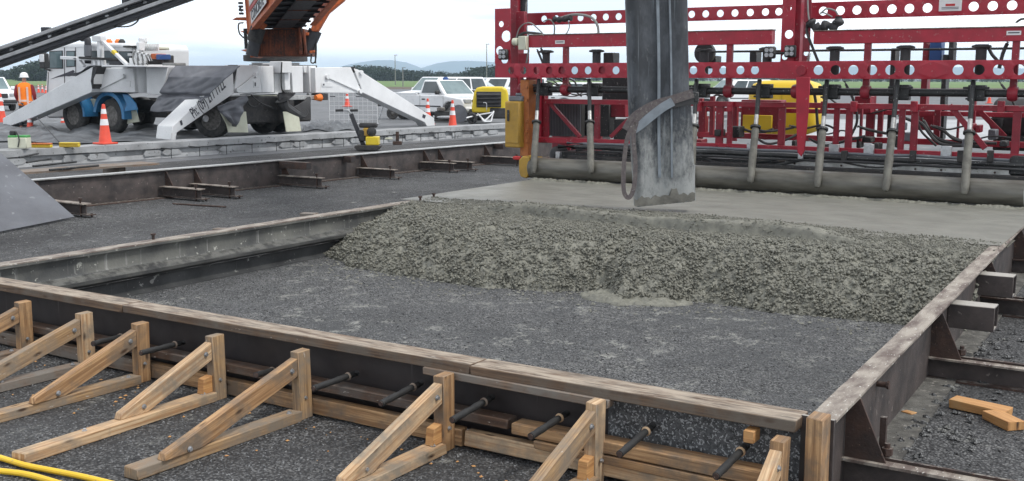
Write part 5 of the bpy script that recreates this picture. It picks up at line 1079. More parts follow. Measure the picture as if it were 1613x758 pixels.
for x0, x1, y0, y1, Y, mt, nm in ((226, 250, 74, 79, 21.6, 'cream_plastic', 'cooler_frame'), (237, 245, 84.5, 93, 21.3, 'orange_paint', 'orange_box'), (245.5, 252, 85.5, 94, 21.3, 'blue_paint', 'blue_box'), (228, 257, 87, 101.5, 21.5, 'chassis_dark', 'pump_unit'), (255, 276, 99, 104, 21.3, 'grey_hose', 'rolled_cover'), (193, 222, 71.5, 75, 21.5, 'chassis_dark', 'light_bar')):
    a = PY(x0, y1, Y); c = PY(x1, y0, Y); b = MB(); b.bb(a.x, c.x, Y, Y+.4, a.z, c.z); b.build(nm, mt, tr, bevel=.02)
for k in range(9):
    a = PY(227+k*2.6, 78, 21.55); b = MB(); b.bb(a.x, a.x+.02, 21.56, 21.6, a.z-.05, a.z+.16); b.build('cooler_fin', 'white_paint', tr)
for px in (172, 186, 192): b = MB(); p = PY(px, 68, 22.2); b.lathe([(.1, -.05), (.1, .06), (.05, .12)], p, (0, 0, 1), 12); b.build('roof_beacon', 'amber' if px < 190 else 'black_rubber', cab)
# front outrigger box and leg
YO = 21.05
def ppoly(nm, pts, Y, ext, mat='white_paint', par=tr, bev=.015):
    b = MB(); b.prism([PY(x, y, Y) for x, y in pts], ext); return b.build(nm, mat, par, bevel=bev)
ob = ppoly('outrigger_box', ((153, 107), (210, 106.5), (213, 146), (148, 145), (144.5, 138)), YO, (0, .7, 0))
ppoly('outrigger_box', ((230, 106), (265, 105.5), (255, 150), (231, 148)), YO, (0, .7, 0))
b = MB(); a = PY(221, 146, YO+.3); c = PY(221, 105, YO+.3); b.tube((a.x, YO+.35, a.z), (a.x, YO+.35, c.z), .28, n=18); b.build('pivot_column', 'white_paint', tr)
b = MB(); b.bar(PY(151, 143, YO-.03), PY(196, 121, YO-.03), .03, .045, wood=False); b.build('box_brace', 'white_paint', ob); b = MB(); q = PY(196, 120, YO); b.tube(q, q+V((0, -.09, 0)), .07, n=10); b.build('pivot_pin', 'white_paint', ob)
ppoly('access_plate', ((188, 127.5), (205, 127.5), (205, 137), (188, 137)), YO-.012, (0, .02, 0), par=ob, bev=.005)
ppoly('front_outrigger_leg', ((5, 186), (146, 105), (153, 104.5), (144, 145.5), (40, 190), (12, 200)), 20.75, (0, .42, 0))
b = MB(); b.prism([PY(x, y, 20.73) for x, y in ((146, 106), (153, 104), (152, 109), (147, 124), (145, 140), (143, 128))], (0, .5, 0)); b.build('hinge_cover', 'black_rubber', tr)
ppoly('jack_foot', ((4, 186), (13, 184), (14, 205), (5, 204)), 20.78, (0, .35, 0))
b = MB(); rows = []
for i in range(9):
    u = i/8; rows.append(b.add([PY(108+u*40, 122-u*18+(-1), 20.7)+V((0, v*.5, .03*math.sin(i*1.3)+.02)) for v in (0, .5, 1)]))
for i in range(8):
    for j in range(2): b.face((rows[i]+j, rows[i]+j+1, rows[i+1]+j+1, rows[i+1]+j))
b.build('leg_cover', 'tarp', tr)
# blue wheel guards and flaps
for px, py, a0, a1, r0, r1 in ((121, 184, -5, 62, .6, .68), (181, 186, -8, 172, .6, .72)):
    c = PY(px, py, YN); c = V((c.x, YN-.22, .55)); b = MB(); n = 22; rings = []
    for k in range(n+1):
        t = rad(a0+(a1-a0)*k/n); dv = V((math.cos(t), 0, math.sin(t))); rings.append(b.add([c+dv*r0, c+dv*r1, c+dv*(r1+.0)+V((0, .5, 0)), c+dv*(r1-.03)+V((0, .5, 0))]))
    for k in range(n):
        for j in range(4): b.face((rings[k]+j, rings[k]+(j+1) % 4, rings[k+1]+(j+1) % 4, rings[k+1]+j))
    b.face([rings[0]+j for j in range(4)]); b.face([rings[-1]+j for j in range(4)]); b.build('wheel_guard', 'blue_fender', tr, ang=50)
ppoly('wheel_guard', ((192, 148), (203, 150), (213, 163), (216, 173), (195, 176), (199, 165)), YN-.2, (0, .05, 0), 'blue_fender', bev=.01)
ppoly('mud_flap', ((193, 174), (214, 173), (219.5, 192), (199, 195.5)), YN+.05, (0, .03, 0), 'cream_plastic', bev=.01)
# rear outriggers (plane X = XO)
XO = -23.3
def xpoly(nm, pts, X, ext, mat='white_paint', par=tr, bev=.015):
    b = MB(); b.prism([PX(x, y, X) for x, y in pts], ext); return b.build(nm, mat, par, bevel=bev)
rl = xpoly('rear_outrigger_leg', ((272, 199), (367, 108), (369, 147), (279, 209), (277, 221), (269, 221)), XO, (-.62, 0, 0))
p0, p1 = PX(302, 181, XO), PX(352.5, 131, XO); ce = (p0+p1)/2+V((.004, 0, 0)); xd = (p1-p0)
tx = txt('lettering', 'Ph: (09) 277 7722', .36, ce, xd, xd.cross(V((-1, 0, 0)))*-1 if False else V((1, 0, 0)).cross(xd), 'mark_dark', rl, .003, bold=.004)
wd = max((v.co+V(ORG[rl.name])-ce).dot(xd.normalized()) for v in tx.data.vertices); k_ = xd.length/2/wd
yd = V((1, 0, 0)).cross(xd).normalized(); xn = xd.normalized(); o0 = ce-V(ORG[rl.name])
for v in tx.data.vertices:
    r_ = v.co-o0; v.co = o0+xn*(r_.dot(xn)*k_)+yd*(r_.dot(yd)*1.2)+V((r_.x*1., 0, 0))*(1 if abs(xn.x) < 1e-6 and abs(yd.x) < 1e-6 else 0)
b = MB(); b.prism([PX(x, y, XO+.003) for x, y in ((283, 191), (286, 189), (288, 196), (285, 198))], (.004, 0, 0)); b.build('leg_slot', 'mark_dark', rl)
xpoly('hinge_cover', ((367, 106), (376, 102), (373, 115), (369, 138), (367, 120)), XO-.05, (-.4, 0, 0), 'black_rubber')
lb = xpoly('outrigger_box', ((376.5, 102.5), (407, 103), (413, 146), (371, 146.5), (369, 140)), XO, (-.6, 0, 0)); rbx = xpoly('outrigger_box', ((497, 106.5), (553, 106), (568, 140), (567, 147), (497, 146.5)), XO, (-.6, 0, 0))
rr_ = xpoly('rear_outrigger_leg', ((558, 108), (566, 110.5), (684, 186), (685.5, 200), (673, 200), (669, 193), (571, 146), (569, 138)), XO, (-.42, 0, 0))
xpoly('hinge_cover', ((553, 105), (558, 105), (568, 113), (571, 142), (567, 135), (562, 118)), XO-.02, (-.4, 0, 0), 'black_rubber')
for par, a, c in ((lb, (373, 141), (402, 119)), (rbx, (516, 121.5), (564, 143))):
    b = MB(); b.bar(PX(*a, XO+.03), PX(*c, XO+.03), .03, .04, up=V((0, 0, 1)), wood=False); b.build('box_brace', 'white_paint', par)
for par, c in ((lb, (402, 119)), (rbx, (514, 121)), (rbx, (566, 144)), (lb, (373, 142)), (rr_, (567.5, 114.5))):
    b = MB(); q = PX(*c, XO); b.tube(q, q+V((.08, 0, 0)), .075, n=12); b.build('pivot_pin', 'white_paint', par)
for par, x0, x1, y0, y1 in ((lb, 399, 409, 128, 138), (rbx, 507, 524, 130, 137)):
    q = xpoly('access_plate', ((x0, y0), (x1, y0), (x1, y1), (x0, y1)), XO+.004, (.014, 0, 0), par=par, bev=.004)
    b = MB(); b.prism([PX(x, y, XO+.019) for x, y in ((x0+2, y0+2), (x0+4, y0+2), (x0+4, y1-2), (x0+2, y1-2))], (.004, 0, 0)); b.build('key_slot', 'mark_dark', q)
b = MB(); q = PX(676, 178, XO+.003); b.prism([PX(x, y, XO+.003) for x, y in ((666, 180), (671, 182), (669, 187), (665, 185))], (.004, 0, 0)); b.build('leg_slot', 'mark_dark', rr_)
b = MB(); b.lathe([(.03, 0), (.09, .0), (.09, .05), (.03, .05)], PX(323, 187, XO+.02), (1, 0, 0), 12); b.build('tow_ring', 'zinc', rl)
# pedestal
for x0, x1, y0, y1, X, mt, nm in ((413, 431, 104, 146, -23.6, 'white_paint', 'pedestal_panel'), (433, 443, 100, 150, -23.75, 'white_paint', 'pedestal_panel'), (444, 460, 97, 115, -23.35, 'white_paint', 'pedestal_cap'), (461, 477, 104, 146, -23.5, 'white_paint', 'pedestal_panel'), (488, 498, 104, 146, -23.5, 'white_paint', 'pedestal_panel'), (479, 487, 104, 115, -23.6, 'white_paint', 'pedestal_panel'), (449, 457, 115, 142, -23.5, 'white_paint', 'rotary_joint'), (412, 500, 103, 147, -23.95, 'chassis_dark', 'pedestal_core'),
                           (396, 447, 146.5, 149.5, -23.5, 'white_paint', 'deck_flange'), (452, 496, 150, 158, -23.2, 'bright_steel', 'rear_bumper'), (411, 437, 150, 160, -23.5, 'cream_plastic', 'tail_panel'), (411, 425, 152, 157, -23.48, 'mark_red', 'tail_lamp'), (509, 517, 147, 158, -23.1, 'black_rubber', 'lamp_box'), (416, 423, 173, 176, -23.4, 'mark_white', 'small_plate')):
    a = PX(x0, y1, X); c = PX(x1, y0, X); b = MB(); b.bb(X-.5, X, a.y, c.y, a.z, c.z); b.build(nm, mt, tr, bevel=.015)
b = MB(); q = PX(501, 154, -23.15); b.lathe([(.0, -.12), (.08, -.12), (.1, .0), (.12, .1), (0, .12)], q, (0, 1, 0), 14); b.build('amber_lamp', 'amber', tr)
xpoly('mud_flap', ((347, 177), (388, 176), (391.5, 209), (360, 209), (357, 196)), -22.95, (-.03, 0, 0), 'cream_plastic', bev=.01)
xpoly('mud_flap', ((446, 176), (470, 176), (475, 207), (451, 208)), -22.95, (-.03, 0, 0), 'cream_plastic', bev=.01)
random.seed(5)
for k in range(9):
    b = MB(); x = 440+k*3; b.pipe(spline([PX(x, 147, -23.2), PX(441+k*.5, 160+k, -23.1), PX(455+k*3, 172+k*1.5, -23.05), PX(480+k, 160, -23.15), PX(485, 148, -23.3)], 5), .035, 7); b.build('hydraulic_hose', 'black_rubber', tr)
b = MB(); b.pipe(spline([PX(x, y, -23.05) for x, y in ((444, 158), (448, 168), (458, 175), (470, 182))], 5), lambda s: .2-.08*s, 10); b.build('hose_bundle', 'hose_rubber', tr)
for pts in (((388, 150), (392, 164), (402, 168), (412, 160)), ((396, 150), (410, 162), (425, 168), (436, 172)), ((444, 98), (443, 120), (444, 140), (450, 148))):
    b = MB(); b.pipe(spline([PX(x, y, -23.2) for x, y in pts], 5), .022, 6); b.build('hydraulic_hose', 'hose_rubber', tr)
# turret
TC = PX(434, 92, -24.9); zs = TC.z
b = MB(); b.lathe([(.72, -.45), (.75, -.14), (.8, -.14)], (TC.x, TC.y, zs), (0, 0, 1), 28); b.build('turret_collar', 'white_paint', tr)
b = MB(); b.lathe([(.9, -.1), (1.0, -.09), (1.0, .09), (.92, .1)], (TC.x, TC.y, zs), (0, 0, 1), 36); b.build('slew_ring', 'chassis_dark', tr)
b = MB(); b.lathe([(.95, -.005), (.97, -.005)], (TC.x, TC.y, zs-.25), (0, 0, 1), 30) if 0 else None
DT_ = 30.6
def dpoly(nm, pts, D, ext, mat, par=tr, bev=.02):
    b = MB(); b.prism([PD(x, y, D) for x, y in pts], FW0*ext); return b.build(nm, mat, par, bevel=bev)
tu = dpoly('turret_body', ((405, 46), (474, 44), (484, 88), (397, 89)), DT_+.1, 1.5, 'rusty_orange')
dpoly('turret_cheek', ((382, -40), (391, -40), (396, 40), (403, 88), (394, 91), (389, 50)), DT_+.0, 1.2, 'orange_paint')
dpoly('turret_bar', ((469, 44), (473, 43), (477, 86), (471, 86)), DT_-.08, .15, 'rusty_orange'); dpoly('turret_bar', ((476, 44), (480, 50), (483, 84), (479, 86)), DT_-.06, .15, 'rusty_orange')
# boom
Lb = PD(398, 47, DT_-.2); Rb = PD(480, 50, DT_+.7); E_ = PD(1030, -640, 11.0); d_ = (E_-(Lb+Rb)/2).normalized(); s_ = (Rb-Lb); s_ = (s_-d_*s_.dot(d_)).normalized(); n_ = s_.cross(d_).normalized()
if n_.z < 0: n_ = -n_
Bc = (Lb+Rb)/2; HW = (Rb-Lb).length/2*1.0; LB = (E_-Bc).length
def bpt(u, v, w): t = u/LB; k = 1-.55*max(0, (t-.35)/.65); return Bc+d_*u+s_*(v*HW*k)+n_*(w*k)
def bquad(nm, u0, u1, v0, v1, w0, w1, mat, bev=.015, par=tr):
    b = MB(); b.hexa([bpt(u, v, w) for u in (u0, u1) for v, w in ((v0, w0), (v1, w0), (v1, w1), (v0, w1))]); return b.build(nm, mat, par, bevel=bev)
bm_ = bquad('boom_floor', -.2, LB, -.9, .9, .1, .16, 'dark_belt')
sL = bquad('boom_side', -.1, LB, -1.06, -1.0, -.02, 1.25, 'orange_paint'); bquad('boom_side', 1.0, LB, 1.0, 1.06, -.02, 1.1, 'orange_paint')
bquad('boom_flange', .1, LB, -1.1, -.86, -.06, -.025, 'orange_paint'); bquad('boom_flange', 1.0, LB, .86, 1.1, -.06, -.025, 'orange_paint')
bquad('boom_pan', .3, 7, -.3, .38, -.03, .02, 'boom_black'); 
for k in range(16): bquad('boom_rung', .35+k*.62, .45+k*.62, -.9, .9, .03, .08, 'boom_black', .005)
for k in range(6): bquad('boom_pan_lip', .5+k*1.2, .54+k*1.2, -.34, .42, -.05, -.031, 'rusty_orange', 0)
# writing on the boom side
wp = bquad('sign_panel', .5, 3.2, -1.066, -1.061, .1, .42, 'mark_white', 0, sL); 
cc = bpt(1.75, -1.066, .26)-s_*.008
txt('lettering', 'CONCRETE', .36, cc, d_, n_, 'mark_dark', wp, .003, sx=1.15, bold=.006)
rp = bquad('red_band', .3, 3.3, -1.068, -1.062, .46, .56, 'mark_red', 0, sL)
bquad('sign_panel', .4, 3.2, -1.066, -1.061, .6, .95, 'mark_white', 0, sL)
# boom cylinders and rear arm
for p, q, r, mt, nm in (((396.5, 88), (402, 62), .17, 'boom_black', 'lift_cylinder'), ((400, 66), (407, 44), .21, 'chassis_dark', 'lift_cylinder'), ((405, 46), (414, 34), .16, 'orange_paint', 'cylinder_mount')):
    b = MB(); b.tube(PD(*p, DT_-.35), PD(*q, DT_-.35), r, n=16); b.build(nm, mt, tr)
b = MB(); b.tube(PD(483, 80, DT_+.3), PD(497, 48, DT_+.3), .19, n=16); b.build('lift_cylinder', 'boom_black', tr)
dpoly('boom_arm', ((489, 46), (497, 25), (520, 5), (560, -40), (575, -40), (540, 2), (517, 21), (506, 40), (500, 50), (492, 50)), DT_+.1, .3, 'orange_paint')
for pts in (((365, 31), (372, 27.5), (386, 27), (387, 32)), ((377, 49), (386, 48.5), (391, 51), (389, 54)), ((379, 79), (390, 77), (395, 80), (394, 84)), ((480, 51), (487, 51.5), (486, 56), (481, 56)), ((487, 80), (496, 79.5), (495, 83), (488, 84))):
    dpoly('step_bracket', pts, DT_+.1, .3, 'orange_paint', bev=.01)
b = MB(); b.tube(PD(386, 45, DT_), PD(388, 77, DT_), .05, n=8); b.build('ladder_tube', 'black_rubber', tr)
for pts in (((384, 36), (376, 38), (377, 52), (384, 60)), ((380, 12), (377, 15), (381, 18)), ((498, 62), (498, 85), (496, 98), (490, 98), (491, 85)), ((497, 68), (497, 100))):
    b = MB(); b.pipe(spline([PD(x, y, DT_+.2) for x, y in pts], 6), .022, 6); b.build('hydraulic_hose', 'hose_rubber', tr)
for k in range(4): b = MB(); b.box(PD(379+k*.4, 5+k*5.5, DT_), (.12, .1, .06), rz=YAW); b.build('step_peg', 'boom_black', tr, bevel=.01)
# feed conveyor crossing the top left corner
fcv = lambda x, y: PD(x, y-.351*x, 28.6)
for y0, y1, mt, off in ((76, 81.5, 'boom_alu', 0), (81.5, 91.5, 'boom_black', .12), (91.5, 97.5, 'boom_alu', .0), (97.5, 105, 'boom_black', .06)):
    ym = (y0+y1)/2; h = (y1-y0)/1700*28.6*.94; b = MB(); a = fcv(-330, ym)+FW0*off; c = fcv(470, ym)+FW0*off; b.bar(a, c, .5-off, h, wood=False); b.build('feed_conveyor_rail', mt, tr, bevel=.012)
for k in range(24):
    x = -280+k*30; b = MB(); b.box(fcv(x, 86)-FW0*.02, (.1, .12, .1), rz=YAW); b.build('idler_bracket', 'boom_alu' if k % 3 else 'zinc', tr, bevel=.01)
b = MB(); b.pipe([fcv(x, 87.5+1.2*math.sin(x*.11))-FW0*.06 for x in range(-300, 460, 15)], .03, 6); b.build('feed_conveyor_cable', 'hose_rubber', tr)
b = MB(); b.pipe(spline([fcv(x, y) for x, y in ((175, 103), (190, 109), (205, 113), (216, 110), (220, 101))], 6), .02, 6); b.build('feed_conveyor_cable', 'hose_rubber', tr)
for x in (73, 200, 205, 212, 216): b = MB(); b.box(fcv(x, 73.5 if x < 210 else 80), (.22, .2, .16), rz=YAW); b.build('idler_mount', 'boom_black', tr, bevel=.02)
# tarpaulin over the truck deck
b = MB(); nr, ncl = 60, 60; rows = []
for r_ in range(nr+1):
    v = r_/nr; row = []
    for c_ in range(ncl+1):
        u = c_/ncl; L_ = np.interp(v, [0, .3, .62, 1], [277, 264, 250, 237]); R_ = np.interp(v, [0, .12, .3, .62, 1], [378, 370, 352, 328, 296]); yy = np.interp(v, [0, 1], [103.5, 175+3*u]); x = L_+(R_-L_)*u
        Yq = 21.0+.35*max(0, .25-v)*3-.25*v; p = PY(x, yy+1.2*math.sin(u*9)*v, Yq); w_ = .08*mn.noise(V((u*2.6+v*2.2, v*2, 3)))+.02*mn.noise(V((u*9-v*7, v*5, 7)))+.05*abs(mn.noise(V((u*3+v*5, v*3-u*3, 1)))); p.y -= w_-.12*math.exp(-((v-.64)/.03)**2); row.append(p)
    rows.append(b.add(row))
for r_ in range(nr):
    for c_ in range(ncl): b.face((rows[r_]+c_, rows[r_]+c_+1, rows[r_+1]+c_+1, rows[r_+1]+c_))
tp = b.build('tarpaulin', 'tarp', origin=(-25.5, 21, 1), ang=180); md = tp.modifiers.new('th', 'SOLIDIFY'); md.thickness = .015
tag(tp, 'crumpled grey tarpaulin hung over the truck side behind the lettered outrigger leg', 'tarpaulin')
b = MB(); rows = []; nr = 14
for r_ in range(nr+1):
    v = r_/nr; L_ = np.interp(v, [0, .5, 1], [338, 343, 364]); R_ = np.interp(v, [0, .4, 1], [384, 382, 368]); row = []
    for c_ in range(9):
        u = c_/8; y = np.interp(v, [0, .5, 1], [168-18*u, 178-3*u, 199]); p = PX(L_+(R_-L_)*u, y, -22.8-.1*v); p.x += .22*mn.noise(V((u*3, v*4, 5)))+.1; row.append(p)
    rows.append(b.add(row))
for r_ in range(nr):
    for c_ in range(8): b.face((rows[r_]+c_, rows[r_]+c_+1, rows[r_+1]+c_+1, rows[r_+1]+c_))
tp = b.build('tarpaulin', 'tarp', origin=(-22.8, 21.7, .8), ang=180); md = tp.modifiers.new('th', 'SOLIDIFY'); md.thickness = .015
tag(tp, 'small grey tarpaulin flap hanging to a point over the rear wheel', 'tarpaulin')
# plastic sheets on the ground
for lab, x0, x1, ya, yb, am in (('large wrinkled dark plastic sheet on the ground under the front outrigger leg', -60, 262, 196, 226, .22), ('small heap of black plastic sheet on the ground behind the yellow compactor', 478, 562, 196, 207, .2)):
    b = MB(); nu, nv = 50, 14; rows = []
    for j in range(nv+1):
        row = []
        for i in range(nu+1):
            u, v = i/nu, j/nv; y_ = ya+(yb-ya)*v+2*math.sin(u*11+v*2); p = Pz(x0+(x1-x0)*u, y_, 0); e_ = math.sin(math.pi*v)**.5*math.sin(math.pi*u)**.3; p.z = .03+e_*am*(.5+mn.noise(V((u*7, v*3, 2)))+.7*abs(mn.noise(V((u*18+v*5, v*6, 4))))); p.z = max(p.z, .008); row.append(p)
        rows.append(b.add(row))
    for j in range(nv):
        for i in range(nu): b.face((rows[j]+i, rows[j]+i+1, rows[j+1]+i+1, rows[j+1]+i))
    o = b.build('plastic_sheet', 'plastic_sheet', ang=180, origin=Pz((x0+x1)/2, (ya+yb)/2)); tag(o, lab, 'plastic sheet')
# ================================================================ CONES
def make_cone():
    t = thing('traffic_cone', '', 'cone', (0, 0, 0)); b = MB(); b.box((0, 0, .02), (.4, .4, .04)); b.build('base', 'cone_orange', t, False, bevel=.012)
    b = MB(); b.lathe([(.15, .04), (.14, .06), (.035, .9), (.02, .91)], (0, 0, 0), (0, 0, 1), 24); b.build('cone_body', 'cone_orange', t, False)
    for z0, z1 in ((.43, .57), (.69, .8)):
        r0 = .14-(z0-.06)*.125+.003; r1 = .14-(z1-.06)*.125+.003; b = MB(); b.lathe([(r0, z0), (r1, z1)], (0, 0, 0), (0, 0, 1), 24); b.build('reflective_band', 'cone_white', t, False)
    return t
c0 = make_cone(); first = True
for (px, py), z, h, lab, g in (((166, 227), .33, .82, 'nearest orange traffic cone with two white bands, on the slab before the second truck wheel', None), ((3, 200), 0, 1.15, 'orange traffic cone cut off by the left edge of the photo', None), ((48, 207), 0, .6, 'orange traffic cone in front of the legs of the worker', None), ((99, 200), 0, .45, 'low orange traffic cone left of the front truck wheel', None),
                  ((547, 168), 0, 1.0, 'small distant orange traffic cone seen above the wire mesh panel', None), ((713, 202), 0, .95, 'orange traffic cone with two white bands standing left of the yellow compressor', None), ((674, 196), 0, .95, 'orange traffic cone behind the end of the right outrigger leg', None),
                  ((61, 146), 0, .9, 'leftmost of three tiny far orange cones behind the worker', None), ((67, 146), 0, .9, 'middle one of three tiny far orange cones behind the worker', None), ((73, 147), 0, .8, 'tiny far orange cone closest to the truck cab', None), ((1558, 163), 0, .9, 'far orange cone seen through the red machine at the right', None)):
    p = Pz(px, py, z); o = c0 if first else dup(c0, p, random.uniform(0, 1.5), lab); first = False
    o.location = p; o['label'] = lab; o['group'] = 'orange traffic cones'; o.scale = (h/.91,)*3 if h > .8 else (h/.91*1.25, h/.91*1.25, h/.91)
# ================================================================ WORKER
def skinned(name, verts, edges, radii, mat, parent, sub=2):
    me = bpy.data.meshes.new(name); me.from_pydata(verts, edges, []); o = bpy.data.objects.new(name, me); COL.objects.link(o)
    sk = o.modifiers.new('skin', 'SKIN'); sk.use_smooth_shade = True
    for i, r in enumerate(radii): me.skin_vertices[0].data[i].radius = r if isinstance(r, tuple) else (r, r); me.skin_vertices[0].data[i].use_root = (i == 0)
    ss = o.modifiers.new('s', 'SUBSURF'); ss.levels = ss.render_levels = sub
    bpy.context.view_layer.update(); m2 = bpy.data.meshes.new_from_object(o.evaluated_get(bpy.context.evaluated_depsgraph_get())); bpy.data.objects.remove(o); bpy.data.meshes.remove(me)
    m2.name = name; m2.materials.clear(); m2.materials.append(MATS[mat]); m2.polygons.foreach_set('use_smooth', [True]*len(m2.polygons)); r = bpy.data.objects.new(name, m2); COL.objects.link(r); r.parent = parent; return r
wp_ = Pz(43, 206, 0); pe = thing('person', 'worker seen from behind in a white helmet, orange safety vest and dark trousers', 'person', wp_, YAW+rad(8))
vs = [(0, 0, .95), (0, 0, 1.12), (0, .01, 1.34), (0, 0, 1.46), (0, 0, 1.56), (0, .02, 1.68), (.1, 0, .9), (.12, .04, .5), (.13, -.02, .1), (.13, .1, .04), (-.1, 0, .9), (-.12, -.06, .5), (-.14, -.14, .12), (-.14, -.03, .04), (.2, 0, 1.42), (.27, .02, 1.14), (.25, .17, .93), (.24, .22, .86), (-.2, 0, 1.42), (-.28, .0, 1.14), (-.25, .13, .92), (-.24, .18, .85)]
ed = [(0, 1), (1, 2), (2, 3), (3, 4), (4, 5), (0, 6), (6, 7), (7, 8), (8, 9), (0, 10), (10, 11), (11, 12), (12, 13), (2, 14), (14, 15), (15, 16), (16, 17), (2, 18), (18, 19), (19, 20), (20, 21)]
ra_ = [(.16, .11), (.14, .1), (.17, .11), (.07, .07), (.055, .055), (.085, .1), .09, .06, .045, .04, .09, .06, .045, .04, .06, .045, .032, .03, .06, .045, .032, .03]
skinned('body', vs, ed, ra_, 'skin', pe)
skinned('trousers', [(0, 0, .98), (.1, 0, .88), (.12, .04, .5), (.13, -.02, .12), (-.1, 0, .88), (-.12, -.06, .5), (-.14, -.14, .14)], [(0, 1), (1, 2), (2, 3), (0, 4), (4, 5), (5, 6)], [(.175, .125), .115, .085, .075, .115, .085, .075], 'dark_cloth', pe)
for x, y, yy in ((.13, -.02, .1), (-.14, -.14, -.03)): skinned('boot', [(x, y, .12), (x, y, .05), (x, yy+.02, .04)], [(0, 1), (1, 2)], [.06, .06, .045], 'black_rubber', pe)
skinned('jacket_sleeve', [(.17, 0, 1.43), (.215, 0, 1.4), (.275, .02, 1.14), (.25, .16, .95)], [(0, 1), (1, 2), (2, 3)], [.075, .08, .065, .05], 'red_sleeve', pe); skinned('jacket_sleeve', [(-.17, 0, 1.43), (-.215, 0, 1.4), (-.285, 0, 1.14), (-.25, .12, .94)], [(0, 1), (1, 2), (2, 3)], [.075, .08, .065, .05], 'red_sleeve', pe)
def loft(b, secs, n=24):
    rows = [b.add([V((cx+rx*math.copysign(abs(math.cos(t))**.8, math.cos(t)), cy+ry*math.copysign(abs(math.sin(t))**.8, math.sin(t)), z)) for t in [2*math.pi*i/n for i in range(n)]]) for cx, cy, rx, ry, z in secs]
    for q in range(len(rows)-1):
        for i in range(n): j = (i+1) % n; b.face((rows[q]+i, rows[q]+j, rows[q+1]+j, rows[q+1]+i))
    b.face([rows[0]+i for i in range(n)][::-1]); b.face([rows[-1]+i for i in range(n)])
b = MB(); loft(b, [(0, 0, .21, .16, .8), (0, 0, .215, .165, .95), (0, 0, .2, .15, 1.1), (0, .01, .225, .155, 1.3), (0, .01, .225, .14, 1.42), (0, 0, .15, .1, 1.49), (0, 0, .08, .07, 1.52)]); vt = b.build('safety_vest', 'orange_vest', pe, False, ang=180)
for x in (-.12, .12): 
    b = MB(); b.prism([(x-.028, -.16, .86), (x+.028, -.16, .86), (x+.028, -.156, 1.1), (x+.028, -.158, 1.38), (x-.028, -.158, 1.38), (x-.028, -.156, 1.1)], (0, -.012, 0)); b.build('reflective_stripe', 'reflective', vt, False)
b = MB(); loft(b, [(0, 0, .216, .168, .92), (0, 0, .21, .163, .98)]); b.build('reflective_stripe', 'reflective', vt, False)
b = MB(); b.lathe([(.15, 1.68), (.145, 1.695), (.125, 1.7), (.122, 1.75), (.105, 1.8), (.06, 1.835), (.01, 1.845)], (0, .02, 0), (0, 0, 1), 24); b.build('helmet', 'helmet_white', pe, False)
